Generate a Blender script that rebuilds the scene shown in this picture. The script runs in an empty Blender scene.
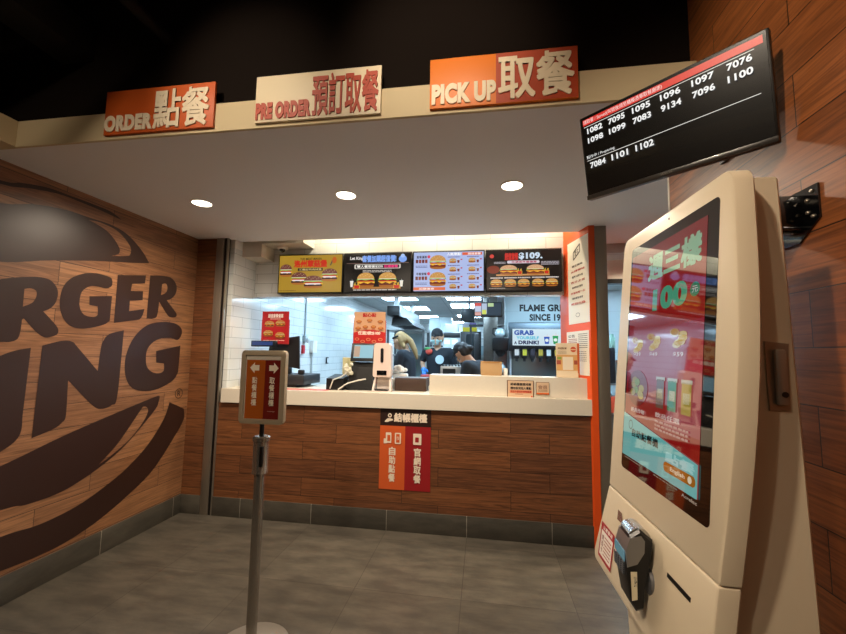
import bpy, bmesh, math, random
from mathutils import Vector as V, Matrix, Euler
random.seed(7)
SC = bpy.context.scene
COL = SC.collection
# ------------------------------------------------------------------ camera
HC = 1.45; FPX = 390.0
yaw, pitch, roll = math.atan(60/390), math.radians(5.3), math.radians(.88)
Fw = V((-math.sin(yaw)*math.cos(pitch), math.cos(yaw)*math.cos(pitch), math.sin(pitch)))
R0 = V((math.cos(yaw), math.sin(yaw), 0)); U0 = R0.cross(Fw)
Rt = R0*math.cos(roll)+U0*math.sin(roll); Up = Rt.cross(Fw)
CAM = V((0, 0, HC))
def pl(px, py, ax, c):
    """where the sight line of a photo point meets the plane axis=c of the room (for measuring sizes)"""
    d = Fw*FPX+Rt*(px-423)-Up*(py-317)
    return CAM+d*((c-CAM[ax])/d[ax])
cd = bpy.data.cameras.new('camera'); cam = bpy.data.objects.new('camera', cd); COL.objects.link(cam)
cd.sensor_width = 36; cd.lens = 36*FPX/846; cd.clip_start = .05
m = Matrix((Rt, Up, -Fw)).transposed().to_4x4(); m.translation = CAM; cam.matrix_world = m
SC.camera = cam
SC.view_settings.view_transform = 'Standard'; SC.view_settings.look = 'None'
SC.view_settings.gamma = 1; SC.view_settings.use_curve_mapping = False; SC.view_settings.exposure = .05
# ------------------------------------------------------------------ materials
def lin(h):
    h = h.lstrip('#'); r = []
    for i in (0, 2, 4):
        c = int(h[i:i+2], 16)/255; r.append(c/12.92 if c <= .04045 else ((c+.055)/1.055)**2.4)
    return (*r, 1)
MC = {}
def M(h, rough=.5, metal=0, emit=0, coat=0, bump=0, noise=0, trans=0, nscale=30, ecol=None, spec=.5):
    key = (h, rough, metal, emit, coat, bump, noise, trans, nscale, ecol, spec)
    if key in MC: return MC[key]
    mt = bpy.data.materials.new('mat_'+h.strip('#')); mt.use_nodes = True
    nt = mt.node_tree; b = nt.nodes['Principled BSDF']
    b.inputs['Base Color'].default_value = lin(h); b.inputs['Roughness'].default_value = rough
    b.inputs['Metallic'].default_value = metal; b.inputs['Coat Weight'].default_value = coat
    b.inputs['Coat Roughness'].default_value = .03; b.inputs['Specular IOR Level'].default_value = spec
    b.inputs['Transmission Weight'].default_value = trans
    if emit:
        b.inputs['Emission Color'].default_value = lin(ecol or h); b.inputs['Emission Strength'].default_value = emit
    if bump or noise:
        tc = nt.nodes.new('ShaderNodeTexCoord'); n = nt.nodes.new('ShaderNodeTexNoise')
        n.inputs['Scale'].default_value = nscale; n.inputs['Detail'].default_value = 4
        nt.links.new(tc.outputs['Object'], n.inputs['Vector'])
        if bump:
            bp = nt.nodes.new('ShaderNodeBump'); bp.inputs['Strength'].default_value = bump; bp.inputs['Distance'].default_value = .002
            nt.links.new(n.outputs['Fac'], bp.inputs['Height']); nt.links.new(bp.outputs['Normal'], b.inputs['Normal'])
        if noise:
            mx = nt.nodes.new('ShaderNodeMixRGB'); c = lin(h)
            mx.inputs[1].default_value = tuple(v*(1-noise) for v in c[:3])+(1,)
            mx.inputs[2].default_value = tuple(min(1, v*(1+noise)) for v in c[:3])+(1,)
            nt.links.new(n.outputs['Fac'], mx.inputs[0]); nt.links.new(mx.outputs[0], b.inputs['Base Color'])
    MC[key] = mt
    return mt
def glow(h, s=1.0): return M('#050505', .35, emit=s, ecol=h)
def brickmat(name, axes, bw, bh, c1, c2, mortar, msize=.0015, off=(0, 0), offset=.35, rough=.45, grain=0, gcol=.22,
             bump=.3, tilt=0, spec=.5, blotch=0):
    """planks / tiles on a flat surface; axes = the two world axes that span it (long, short)"""
    mt = bpy.data.materials.new(name); mt.use_nodes = True; nt = mt.node_tree; N = nt.nodes; L = nt.links
    b = N['Principled BSDF']; b.inputs['Roughness'].default_value = rough; b.inputs['Specular IOR Level'].default_value = spec
    tc = N.new('ShaderNodeTexCoord'); sp = N.new('ShaderNodeSeparateXYZ'); cb = N.new('ShaderNodeCombineXYZ')
    L.new(tc.outputs['Object'], sp.inputs[0])
    L.new(sp.outputs[axes[0]], cb.inputs[0]); L.new(sp.outputs[axes[1]], cb.inputs[1])
    mp = N.new('ShaderNodeMapping'); mp.inputs['Location'].default_value = (off[0], off[1], 0); L.new(cb.outputs[0], mp.inputs[0])
    br = N.new('ShaderNodeTexBrick'); br.inputs['Scale'].default_value = 1; br.inputs['Brick Width'].default_value = bw
    br.inputs['Row Height'].default_value = bh; br.inputs['Mortar Size'].default_value = msize; br.inputs['Mortar Smooth'].default_value = .1
    br.offset = offset; br.inputs['Bias'].default_value = 0
    br.inputs['Color1'].default_value = lin(c1); br.inputs['Color2'].default_value = lin(c2); br.inputs['Mortar'].default_value = lin(mortar)
    L.new(mp.outputs[0], br.inputs[0]); out = br.outputs['Color']
    if grain:
        m2 = N.new('ShaderNodeMapping'); m2.inputs['Scale'].default_value = (3.0, 60, 1); L.new(mp.outputs[0], m2.inputs[0])
        ns = N.new('ShaderNodeTexNoise'); ns.inputs['Scale'].default_value = 1; ns.inputs['Detail'].default_value = 8; ns.inputs['Roughness'].default_value = .62; ns.inputs['Distortion'].default_value = 1.2
        # each plank has its own grain: shift the noise by the plank's own shade
        ad = N.new('ShaderNodeVectorMath'); ad.operation = 'ADD'; L.new(m2.outputs[0], ad.inputs[0])
        sc_ = N.new('ShaderNodeVectorMath'); sc_.operation = 'SCALE'; sc_.inputs['Scale'].default_value = 90; L.new(br.outputs['Color'], sc_.inputs[0])
        L.new(sc_.outputs[0], ad.inputs[1]); L.new(ad.outputs[0], ns.inputs[0])
        rp = N.new('ShaderNodeValToRGB'); rp.color_ramp.elements[0].position = .34; rp.color_ramp.elements[1].position = .62
        rp.color_ramp.elements[0].color = (gcol, gcol*.93, gcol*.88, 1); rp.color_ramp.elements[1].color = (1.25, 1.25, 1.25, 1)
        L.new(ns.outputs['Fac'], rp.inputs[0])
        mx = N.new('ShaderNodeMixRGB'); mx.blend_type = 'MULTIPLY'; mx.inputs[0].default_value = grain
        L.new(out, mx.inputs[1]); L.new(rp.outputs[0], mx.inputs[2]); out = mx.outputs[0]
    if blotch:
        m3 = N.new('ShaderNodeMapping'); m3.inputs['Scale'].default_value = (1.6, 5, 1); L.new(mp.outputs[0], m3.inputs[0])
        n3 = N.new('ShaderNodeTexNoise'); n3.inputs['Scale'].default_value = 2.2; n3.inputs['Detail'].default_value = 9; n3.inputs['Roughness'].default_value = .65
        L.new(m3.outputs[0], n3.inputs[0]); rp = N.new('ShaderNodeValToRGB')
        rp.color_ramp.elements[0].position = .38; rp.color_ramp.elements[1].position = .64
        rp.color_ramp.elements[0].color = (.55, .55, .55, 1); rp.color_ramp.elements[1].color = (1.3, 1.27, 1.22, 1)
        L.new(n3.outputs['Fac'], rp.inputs[0])
        mx = N.new('ShaderNodeMixRGB'); mx.blend_type = 'MULTIPLY'; mx.inputs[0].default_value = blotch
        L.new(out, mx.inputs[1]); L.new(rp.outputs[0], mx.inputs[2]); out = mx.outputs[0]
    L.new(out, b.inputs['Base Color'])
    if bump:
        bp = N.new('ShaderNodeBump'); bp.inputs['Strength'].default_value = bump; bp.inputs['Distance'].default_value = .003; bp.invert = True
        L.new(br.outputs['Fac'], bp.inputs['Height']); L.new(bp.outputs['Normal'], b.inputs['Normal'])
    return mt
# ------------------------------------------------------------------ mesh building
class MB:
    """collects shapes (world coordinates); build() links them as ONE mesh object"""
    def __init__(s): s.v = []; s.f = []; s.m = []; s.mats = []; s.cur = 0
    def mat(s, mt):
        if mt not in s.mats: s.mats.append(mt)
        s.cur = s.mats.index(mt); return s
    def add(s, vs, fs):
        k = len(s.v); s.v += [V(p) for p in vs]; s.f += [tuple(i+k for i in f) for f in fs]; s.m += [s.cur]*len(fs); return s
    def frombm(s, bm, mx=None):
        bm.verts.ensure_lookup_table()
        for i, v in enumerate(bm.verts): v.index = i
        s.add([(mx @ v.co if mx else v.co) for v in bm.verts], [[q.index for q in f.verts] for f in bm.faces]); bm.free(); return s
    def box(s, lo, hi, bev=0, seg=2, mx=None):
        bm = bmesh.new(); lo, hi = V(lo), V(hi); lo, hi = V(map(min, zip(lo, hi))), V(map(max, zip(lo, hi)))
        bmesh.ops.create_cube(bm, size=1, matrix=Matrix.Translation((lo+hi)/2) @ Matrix.Diagonal((*(hi-lo), 1)))
        if bev: bmesh.ops.bevel(bm, geom=bm.edges[:], offset=min(bev, .49*min(hi-lo)), segments=seg, affect='EDGES', profile=.5)
        return s.frombm(bm, mx)
    def cyl(s, p0, p1, r0, r1=None, n=20, cap=True):
        p0, p1 = V(p0), V(p1); r1 = r0 if r1 is None else r1; d = (p1-p0).normalized()
        a = d.orthogonal().normalized(); b = d.cross(a); vs = []
        for p, r in ((p0, r0), (p1, r1)):
            vs += [p+(a*math.cos(2*math.pi*i/n)+b*math.sin(2*math.pi*i/n))*r for i in range(n)]
        fs = [(i, (i+1) % n, n+(i+1) % n, n+i) for i in range(n)]
        if cap: fs += [tuple(range(n-1, -1, -1)), tuple(range(n, 2*n))]
        return s.add(vs, fs)
    def lathe(s, c, prof, n=28, axis=(0, 0, 1)):
        c = V(c); d = V(axis).normalized(); a = d.orthogonal().normalized(); b = d.cross(a); vs = []; fs = []
        for r, z in prof: vs += [c+d*z+(a*math.cos(2*math.pi*i/n)+b*math.sin(2*math.pi*i/n))*r for i in range(n)]
        for k in range(len(prof)-1):
            fs += [(k*n+i, k*n+(i+1) % n, (k+1)*n+(i+1) % n, (k+1)*n+i) for i in range(n)]
        fs += [tuple(range(n-1, -1, -1)), tuple((len(prof)-1)*n+i for i in range(n))]
        return s.add(vs, fs)
    def tube(s, pts, r, n=8):
        pts = [V(p) for p in pts]; vs = []; fs = []; a = None
        for i, p in enumerate(pts):
            d = (pts[min(i+1, len(pts)-1)]-pts[max(i-1, 0)]).normalized()
            a = d.orthogonal().normalized() if a is None else (a-d*a.dot(d)).normalized(); b = d.cross(a)
            vs += [p+(a*math.cos(2*math.pi*j/n)+b*math.sin(2*math.pi*j/n))*r for j in range(n)]
        for k in range(len(pts)-1): fs += [(k*n+i, k*n+(i+1) % n, (k+1)*n+(i+1) % n, (k+1)*n+i) for i in range(n)]
        fs += [tuple(range(n-1, -1, -1)), tuple((len(pts)-1)*n+i for i in range(n))]
        return s.add(vs, fs)
    def ball(s, c, r, mx=None, n=16):
        bm = bmesh.new(); bmesh.ops.create_uvsphere(bm, u_segments=n, v_segments=max(6, n//2), radius=1)
        r = V((r, r, r)) if isinstance(r, (int, float)) else V(r)
        return s.frombm(bm, Matrix.Translation(V(c)) @ (mx or Matrix()) @ Matrix.Diagonal((*r, 1)))
    def rings(s, rings):
        """closed skin through rings of equally many points, capped"""
        n = len(rings[0]); vs = [p for r in rings for p in r]
        fs = [(k*n+i, k*n+(i+1) % n, (k+1)*n+(i+1) % n, (k+1)*n+i) for k in range(len(rings)-1) for i in range(n)]
        fs += [tuple(range(n-1, -1, -1)), tuple((len(rings)-1)*n+i for i in range(n))]
        return s.add(vs, fs)
    def prism(s, pts, vec):
        vec = V(vec); pts = [V(p) for p in pts]; return s.rings([pts, [p+vec for p in pts]])
    def build(s, name, mt=None, parent=None, org=None, angle=35):
        o_ = V(parent['_w']) if parent is not None else (V(org) if org is not None else s.base())
        me = bpy.data.meshes.new(name); me.from_pydata([v-o_ for v in s.v], [], s.f)
        if mt is not None: me.materials.append(mt)
        else:
            for q in s.mats: me.materials.append(q)
            me.polygons.foreach_set('material_index', s.m)
        bm = bmesh.new(); bm.from_mesh(me); bmesh.ops.recalc_face_normals(bm, faces=bm.faces) if not getattr(s, 'flat', 0) else None
        bm.to_mesh(me); bm.free(); me.update()
        me.polygons.foreach_set('use_smooth', [True]*len(me.polygons)); me.set_sharp_from_angle(angle=math.radians(angle))
        o = bpy.data.objects.new(name, me); COL.objects.link(o)
        if parent is not None: o.parent = parent; o['_w'] = tuple(o_)
        else: o.location = o_; o['_w'] = tuple(o_)
        return o
    def base(s):
        xs = [[v[i] for v in s.v] for i in range(3)]
        return V(((min(xs[0])+max(xs[0]))/2, (min(xs[1])+max(xs[1]))/2, min(xs[2])))
def tag(o, label, cat, group=None):
    o['label'] = label; o['category'] = cat
    if group: o['group'] = group
    return o
def empty(name, loc, label, cat, group=None):
    o = bpy.data.objects.new(name, None); COL.objects.link(o); o.location = loc; o['_w'] = tuple(loc); o.empty_display_size = .05
    return tag(o, label, cat, group)
def struct(o): o['kind'] = 'structure'; return o
def S(name, lo, hi, mt, bev=0):
    return struct(MB().box(lo, hi, bev).build(name, mt, org=(0, 0, 0)))
def copy_tree(o, parent=None):
    c = o.copy(); COL.objects.link(c); c.parent = parent
    for ch in [k for k in bpy.data.objects if k.parent == o]: copy_tree(ch, c)
    return c
# ------------------------------------------------------------------ flat artwork: lettering and pictures printed on boards and screens
GC = {}
def glyphs(s, off, ext=0):
    key = (s, off, ext)
    if key not in GC:
        c = bpy.data.curves.new('t', 'FONT'); c.body = s; c.size = 1; c.offset = off; c.space_character = 1+off*1.3; c.extrude = ext
        c.resolution_u = 4
        o = bpy.data.objects.new('t', c); COL.objects.link(o); dg = bpy.context.evaluated_depsgraph_get()
        me = bpy.data.meshes.new_from_object(o.evaluated_get(dg))
        GC[key] = ([v.co.copy() for v in me.vertices], [tuple(p.vertices) for p in me.polygons])
        bpy.data.objects.remove(o); bpy.data.curves.remove(c); bpy.data.meshes.remove(me)
    return GC[key]
def smooth(pts, n=7):
    """closed outline through points; a third value 1 marks a corner"""
    P = [(p[0], p[1]) for p in pts]; K = [len(p) > 2 for p in pts]; out = []; N = len(P)
    for i in range(N):
        a, b = P[i], P[(i+1) % N]; pa, nb = P[i-1], P[(i+2) % N]
        ta = ((b[0]-a[0])*.9, (b[1]-a[1])*.9) if K[i] else ((b[0]-pa[0])/2, (b[1]-pa[1])/2)
        tb = ((b[0]-a[0])*.9, (b[1]-a[1])*.9) if K[(i+1) % N] else ((nb[0]-a[0])/2, (nb[1]-a[1])/2)
        for k in range(n):
            t = k/n; h1 = 2*t**3-3*t*t+1; h2 = t**3-2*t*t+t; h3 = -2*t**3+3*t*t; h4 = t**3-t*t
            out.append(tuple(h1*a[j]+h2*ta[j]+h3*b[j]+h4*tb[j] for j in (0, 1)))
    return out
from mathutils.geometry import tessellate_polygon
class Art:
    """u right, v up in metres from the lower left corner of a board"""
    def __init__(s, o, u, v, step=.0003):
        s.o = V(o); s.u = V(u).normalized(); s.w = V(v).normalized(); s.n = s.u.cross(s.w); s.mb = MB(); s.mb.flat = 1; s.k = 1; s.step = step; s.em = 0
    def P(s, x, y, d=None): return s.o+s.u*x+s.w*y+s.n*(s.k*s.step if d is None else d)
    def col(s, h):
        s.mb.mat(h if not isinstance(h, str) else (glow(h, s.em) if s.em else M(h, .5))); return s
    def poly(s, pts, h, lift=True):
        s.col(h); s.k += 1; vs = [s.P(*p) for p in pts]; tr = tessellate_polygon([[V((p[0], p[1], 0)) for p in pts]])
        out = []
        for t in tr:
            a, b, c = [V((pts[i][0], pts[i][1])) for i in t]; cr = (b-a).x*(c-a).y-(b-a).y*(c-a).x
            out.append(t if cr > 0 else t[::-1])
        s.mb.add(vs, out); return s
    def rect(s, x0, y0, x1, y1, h): return s.poly([(x0, y0), (x1, y0), (x1, y1), (x0, y1)], h)
    def rrect(s, x0, y0, x1, y1, r, h):
        pts = []
        for cx, cy, a0 in ((x1-r, y1-r, 0), (x0+r, y1-r, 90), (x0+r, y0+r, 180), (x1-r, y0+r, 270)):
            pts += [(cx+r*math.cos(math.radians(a0+t)), cy+r*math.sin(math.radians(a0+t))) for t in (0, 22, 45, 68, 90)]
        return s.poly(pts, h)
    def ell(s, x, y, rx, ry, h, a0=0, a1=360, n=20):
        pts = [(x+rx*math.cos(math.radians(a0+(a1-a0)*i/n)), y+ry*math.sin(math.radians(a0+(a1-a0)*i/n))) for i in range(n if a1-a0 >= 360 else n+1)]
        return s.poly(pts, h)
    def text(s, t, x0, y0, x1, y1, h, bold=.04, ext=0, shear=0):
        """the words fill the box exactly"""
        s.col(h); s.k += 1
        cjk = any(ord(c) > 0x2e80 for c in t)
        vs, fs = glyphs(t, 0 if cjk else bold, ext and 1.0)
        if not vs: return s
        X0 = min(v.x for v in vs); X1 = max(v.x for v in vs); Y0 = min(v.y for v in vs); Y1 = max(v.y for v in vs)
        sx = (x1-x0)/(X1-X0); sy = (y1-y0)/(Y1-Y0)
        sh = [(0, 0)]
        if cjk and bold: sh = [(i*bold*.62, j*bold*.62) for i in (-1, 0, 1) for j in (-1, 0, 1)]
        for k, (dx, dy) in enumerate(sh):
            q = []
            for v in vs:
                x = x0+(v.x-X0+dx)*sx; y = y0+(v.y-Y0+dy)*sy
                q.append(s.P(x+shear*(y-y0), y, (s.k*s.step+(ext if v.z > 0 else 0)+k*2e-5) if ext else s.k*s.step+k*1e-5))
            s.mb.add(q, fs)
        return s
    def vtext(s, t, x0, y0, x1, y1, h, bold=.04, gap=.12):
        n = len(t); ch = (y1-y0)/n
        for i, c in enumerate(t): s.text(c, x0, y1-(i+1)*ch+ch*gap/2, x1, y1-i*ch-ch*gap/2, h, bold)
        return s
    def burger(s, x, y, w, h, meat='#5a2a16', bun='#c98a3c'):
        f = h/10
        s.ell(x, y+f*1.2, w*.47, f*1.3, '#a9662a')
        s.rect(x-w*.48, y+f*1.6, x+w*.48, y+f*3.2, meat)
        s.poly([(x-w*.5, y+f*3.8), (x-w*.3, y+f*2.6), (x-w*.1, y+f*3.6), (x+w*.12, y+f*2.5), (x+w*.3, y+f*3.6), (x+w*.5, y+f*2.9), (x+w*.5, y+f*4.2), (x-w*.5, y+f*4.2)], '#f0b63a')
        s.rect(x-w*.46, y+f*4, x+w*.46, y+f*4.8, '#b92a1c')
        s.poly([(x-w*.52, y+f*4.6), (x-w*.25, y+f*5.4), (x, y+f*4.7), (x+w*.3, y+f*5.5), (x+w*.52, y+f*4.8), (x+w*.48, y+f*5.9), (x-w*.48, y+f*5.9)], '#7fae3c')
        s.rect(x-w*.45, y+f*5.6, x+w*.45, y+f*6.1, '#f3ead6')
        s.ell(x, y+f*5.9, w*.48, f*4.1, bun, 0, 180)
        for k in range(7): s.ell(x+w*(-.3+.1*k), y+f*(8+.9*math.sin(k*2.1)), w*.018, f*.22, '#f6dfae', n=6)
        return s
    def fries(s, x, y, w, h):
        for k in range(7):
            t = x-w*.42+w*.14*k; hh = h*(.75+.25*math.sin(k*1.7)); s.poly([(t-w*.05, y), (t+w*.05, y), (t+w*.07, y+hh), (t-w*.03, y+hh)], '#e8b83e')
        s.poly([(x-w*.34, y), (x+w*.34, y), (x+w*.45, y+h*.5), (x-w*.45, y+h*.5)], '#c8281e'); return s
    def cup(s, x, y, w, h, c='#e9e4da'):
        s.poly([(x-w*.34, y), (x+w*.34, y), (x+w*.5, y+h*.8), (x-w*.5, y+h*.8)], c)
        s.rect(x-w*.54, y+h*.8, x+w*.54, y+h*.88, '#f4f4f4'); s.rect(x+w*.05, y+h*.88, x+w*.13, y+h*1.1, '#d8d8d8'); return s
    def lines(s, x0, y0, x1, y1, n, h, fill=.45, seed=1):
        """small print too fine to read in the photo: rows of short dashes"""
        r = random.Random(seed); dh = (y1-y0)/n
        for i in range(n):
            x = x0
            while x < x1-.001:
                w = min((x1-x0)*(.06+.1*r.random()), x1-x)
                s.k -= 1; s.rect(x, y1-(i+1)*dh+dh*(1-fill)/2, x+w*.85, y1-i*dh-dh*(1-fill)/2, h); x += w
        s.k += 1
        return s
    def build(s, name, parent=None, org=None): return s.mb.build(name, None, parent, org)
X, Y, Z = V((1, 0, 0)), V((0, 1, 0)), V((0, 0, 1))
steel = M('#a39d92', .32, .7); steelD = M('#978d80', .35, .65); chrome = M('#c9c7c2', .12, 1)
black = M('#0c0c0d', .35); blackG = M('#08080a', .12, coat=.6); darkP = M('#1b1b1d', .5); whiteP = M('#e6e2d8', .35); white = M('#eeece6', .6)
# ================================================================== SETTING
XL, XR, YC = -2.68, .85, 3.27
ZS, ZT = 2.5, 2.64
WC = ('#8a5c3a', '#a06c44', '#1c100a')
woodL = brickmat('wood_planks_left', (1, 2), .92, .153, '#7f573b', '#9a6e4b', '#1c0f08', .0016, (.35, -.013), .36, .42, .8, .45)
woodB = brickmat('wood_planks_front', (0, 2), .88, .151, '#6b4229', '#80502f', '#1b0f08', .0016, (.36, .082), .34, .45, .85, .4)
woodR = brickmat('wood_planks_right', (1, 2), .95, .151, '#78421f', '#92562c', '#1a0d06', .0016, (.4, .03), .36, .42, .85, .4)
floorM = brickmat('stone_floor_tiles', (0, 1), .655, .655, '#504b43', '#5b564d', '#35322b', .0018, (.125, .16), 0, .42, bump=.15, blotch=.75)
baseM = brickmat('stone_skirting_tiles', (0, 2), .655, .8, '#47443d', '#504c44', '#9a958a', .0025, (.125, .3), 0, .5, bump=0, blotch=.6)
baseMY = brickmat('stone_skirting_tiles_side', (1, 2), .655, .8, '#47443d', '#504c44', '#9a958a', .0025, (.1, .3), 0, .5, bump=0, blotch=.6)
soffitM = M('#e9e9e8', .7); soffitF = M('#c9b893', .7)
S('floor', (-2.8, -3.4, -.1), (4.2, 3.3, 0), floorM)
S('wall_left', (XL-.12, -3.4, 0), (XL, 3.3, 2.6), woodL)
S('wall_left_upper', (XL-.12, -3.4, 2.6), (XL, 3.3, 3.4), M('#0d0b0a', .8))
S('baseboard_left', (XL, -3.4, 0), (XL+.012, 3.26, .16), baseMY, .002)
# plank strip beside the post, the counter front below the opening
S('wall_front_left', (XL, YC, 0), (-2.478, YC+.12, 2.5), woodB)
S('baseboard_front_left', (XL, YC-.012, 0), (-2.48, YC, .16), baseM, .002)
S('wall_right', (XR, -3.4, 0), (XR+.1, 1.885, 3.4), woodR)
S('trim_1', (XR-.004, 1.885, 0), (XR+.104, 1.893, 2.5), M('#e8e4da', .4))
darkM = M('#0b0908', .8); wallDk = M('#130b06', .9, spec=.15)
S('ceiling', (-2.8, -3.4, 3.4), (4.2, 2.1, 3.5), darkM)
S('wall_front_upper', (-2.8, 1.66, 2.64), (XR, 1.76, 3.4), wallDk)
S('wall_rear', (-2.8, -3.5, 0), (4.2, -3.4, 3.5), M('#3a2a20', .7))
# soffit over the counter: underside, warm lit fascia, return along the left wall
b = MB().box((XL, 1.63, ZS), (3.2, 3.4, ZT-.002)); b.build('trim_2', soffitM, org=(0, 0, 0)); struct(bpy.data.objects['trim_2'])
S('trim_3', (XL, 1.615, ZS-.001), (3.2, 1.63, ZT), soffitF)
S('trim_4', (XL, -3.4, ZS), (XL+.245, 1.615, ZT), soffitF)
S('trim_5', (.9, 3.4, ZS), (3.2, 4.08, ZT), soffitM)
# stainless posts of the opening
for nm, x0, x1 in (('trim_6', -2.478, -2.400), ('trim_7', .893, .985)):
    S(nm, (x0, YC-.012, 0), (x1, YC+.05, ZS), steelD, .003)
S('trim_8', (-2.398, YC-.005, 0), (-2.376, YC+.05, ZS), M('#14110f', .3)); S('trim_9', (-2.376, YC-.008, 0), (-2.362, YC+.02, ZS), steel, .002)
S('trim_10', (.888, YC-.015, 0), (.893, YC+.05, ZS), M('#14110f', .3))
# ---- kitchen shell
tileW = brickmat('white_wall_tiles', (1, 2), .3, .1, '#dfe3e2', '#e6e9e8', '#aeb5b6', .002, (.1, .03), .5, .12, bump=.35, spec=.6)
tileF = brickmat('white_wall_tiles_front', (0, 2), .34, .1, '#dfe3e2', '#e6e9e8', '#a2a9a8', .002, (.1, .06), .5, .12, bump=.35, spec=.6)
ceilK = brickmat('kitchen_ceiling_panels', (0, 1), .6, .6, '#b9c0c1', '#bcc4c5', '#8c9496', .006, (.12, .35), 0, .8, bump=.1)
kfl = brickmat('kitchen_floor_tiles', (0, 1), .3, .3, '#6e4b3c', '#77523f', '#54463c', .003, (0, 0), 0, .5)
S('floor.001', (-2.6, 3.3, -.1), (4.2, 12.7, -.001), kfl)
S('wall_kitchen_left', (-2.45, YC+.05, 0), (-2.33, 12.6, 2.42), tileW)
S('wall_kitchen_left_upper', (-2.45, YC+.05, 2.42), (-2.33, 4.2, 3.0), white)
S('wall_kitchen_bulkhead', (-2.33, 3.68, 2.0), (.80, 3.80, 3.0), tileF)
S('wall_kitchen_far', (-2.6, 12.6, 0), (4.2, 12.7, 2.42), tileF)
S('wall_kitchen_drinks', (.335, 6.0, 0), (3.6, 6.12, 2.42), brickmat('blue_white_wall', (0, 2), .6, .3, '#b9c8cb', '#bccbce', '#a3b2b5', .002, (0, 0), .5, .3, bump=.1))
S('wall_kitchen_right', (3.6, 3.4, 0), (3.7, 12.6, 3.0), tileW)
S('ceiling.001', (-2.45, 3.8, 2.41), (3.7, 12.7, 2.5), ceilK)
S('ceiling.002', (-2.45, 3.44, 2.95), (.9, 3.68, 3.05), white)
S('trim_11', (-2.33, 3.44, 2.36), (-2.13, 3.68, 2.95), M('#d8d2c4', .6))
S('trim_12', (-2.13, 3.44, 2.49), (-1.70, 3.68, 2.95), M('#cfcabd', .6))
S('wall_kitchen_header', (-2.45, 3.4, ZT), (3.7, 3.44, 3.0), white)
orange = M('#e0531a', .45, spec=.4)
struct(MB().prism([(.842, YC-.03, 0), (.888, YC-.03, 0), (.888, 3.8, 0), (.722, 3.8, 0), (.735, 3.66, 0)], (0, 0, 2.5)).prism([(.80, 3.41, 2.5), (.878, 3.41, 2.5), (.878, 3.679, 2.5), (.735, 3.679, 2.5), (.735, 3.66, 2.5)], (0, 0, .45)).build('wall_orange_partition', orange, org=(0, 0, 0)))
# passage beside the opening
S('wall_passage_lintel', (.9, 4.08, 2.215), (3.2, 4.16, 2.5), M('#eee6d6', .6)); S('trim_13', (.9, 4.07, 2.17), (3.2, 4.16, 2.215), black)
S('wall_passage_right', (3.2, 1.9, 0), (3.3, 4.2, 2.64), M('#b9ab98', .7))
# counter front
S('wall_counter_front', (-2.36, YC, .001), (.842, YC+.1, .978), woodB)
S('baseboard_counter', (-2.36, YC-.012, 0), (.842, YC, .16), baseM, .002)
cream = M('#ddd5c5', .35, noise=.04, nscale=60)
ct = MB().prism([(-2.328, YC-.025, .985), (.841, YC-.025, .985), (.728, 3.67, .985), (.715, 3.98, .985), (-2.328, 3.98, .985)], (0, 0, .122)).build('countertop', cream)
tag(ct, 'long cream stone countertop over the wood plank counter front', 'countertop')
lg = MB().prism([(-.445, YC+.04, 1.108), (.828, YC+.04, 1.108), (.765, 3.52, 1.108), (-.445, 3.52, 1.108)], (0, 0, .16)).build('serving_ledge', cream)
tag(lg, 'raised cream ledge on the right half of the counter', 'ledge')
# black duct and beam under the dark ceiling
tag(MB().box((-2.26, -3.2, 2.98), (-2.06, 1.94, 3.16), .01).build('ceiling_duct', M('#15110e', .7)), 'dark duct running under the black ceiling at upper left', 'duct')
tag(MB().cyl((-1.62, -3.2, 3.05), (-1.62, 1.94, 3.05), .03).build('ceiling_pipe', M('#15110e', .7)), 'thin dark pipe under the black ceiling, right of the duct', 'pipe')
# ================================================================== WALL LOGO (flat vinyl on the left plank wall)
def wallpts(pts, oy):
    """traced corner points measured on the left wall -> (depth, height)"""
    r = []
    for p in pts:
        q = pl(p[0]/4.225, oy+p[1]/4.225, 0, XL); r.append((q.y, q.z)+((1,) if len(p) > 2 else ()))
    return r
lo = empty('wall_logo', (XL, 2.2, .5), 'large dark brown burger emblem with lettering on the left plank wall', 'wall sign')
decal = M('#2f1c16', .38, bump=.15, nscale=400)
la = Art((XL, 0, 0), Y, Z, .0004); la.n = X   # u = depth, v = height, facing the room
def LP(pts, oy, extra=()): la.k = 3; la.poly(smooth(wallpts(pts, oy)+list(extra)), decal)
def Ybit(y, z, c=0): return (y, z, 1) if c else (y, z)
# upper bun
la.k = 3
up = wallpts([(630, 352, 1), (560, 350), (400, 342), (200, 340), (0, 345)], 180)
upt = wallpts([(0, 97), (150, 103), (280, 127), (380, 160), (470, 190), (540, 232), (600, 300)], 180)
la.poly(smooth(up+[(1.5, 1.925), (.7, 1.95), (.25, 1.98, 1), (.4, 2.08), (.8, 2.19), (1.2, 2.235), (1.52, 2.25)]+upt), decal)
cut = []  # the lighter slit in the bun shows the planks: same plank material laid over the vinyl
la.k = 6; la.poly(smooth(wallpts([(372, 168, 1), (430, 182), (500, 220), (548, 280), (548, 315), (530, 321), (470, 321, 1), (500, 312), (502, 285), (470, 235), (430, 200)], 180)), woodL)
# thin arc over the bun
la.k = 3
arc = [(0, 0), (90, 12), (200, 32), (300, 68), (400, 105), (470, 135), (520, 175, 1), (505, 165), (440, 135), (350, 98), (250, 60), (130, 36), (0, 16)]
la.poly(smooth(wallpts(arc[:7], 180)+wallpts(arc[7:], 180)+[(1.35, 2.35), (.9, 2.30, 1), (1.35, 2.38)]), decal)
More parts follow.
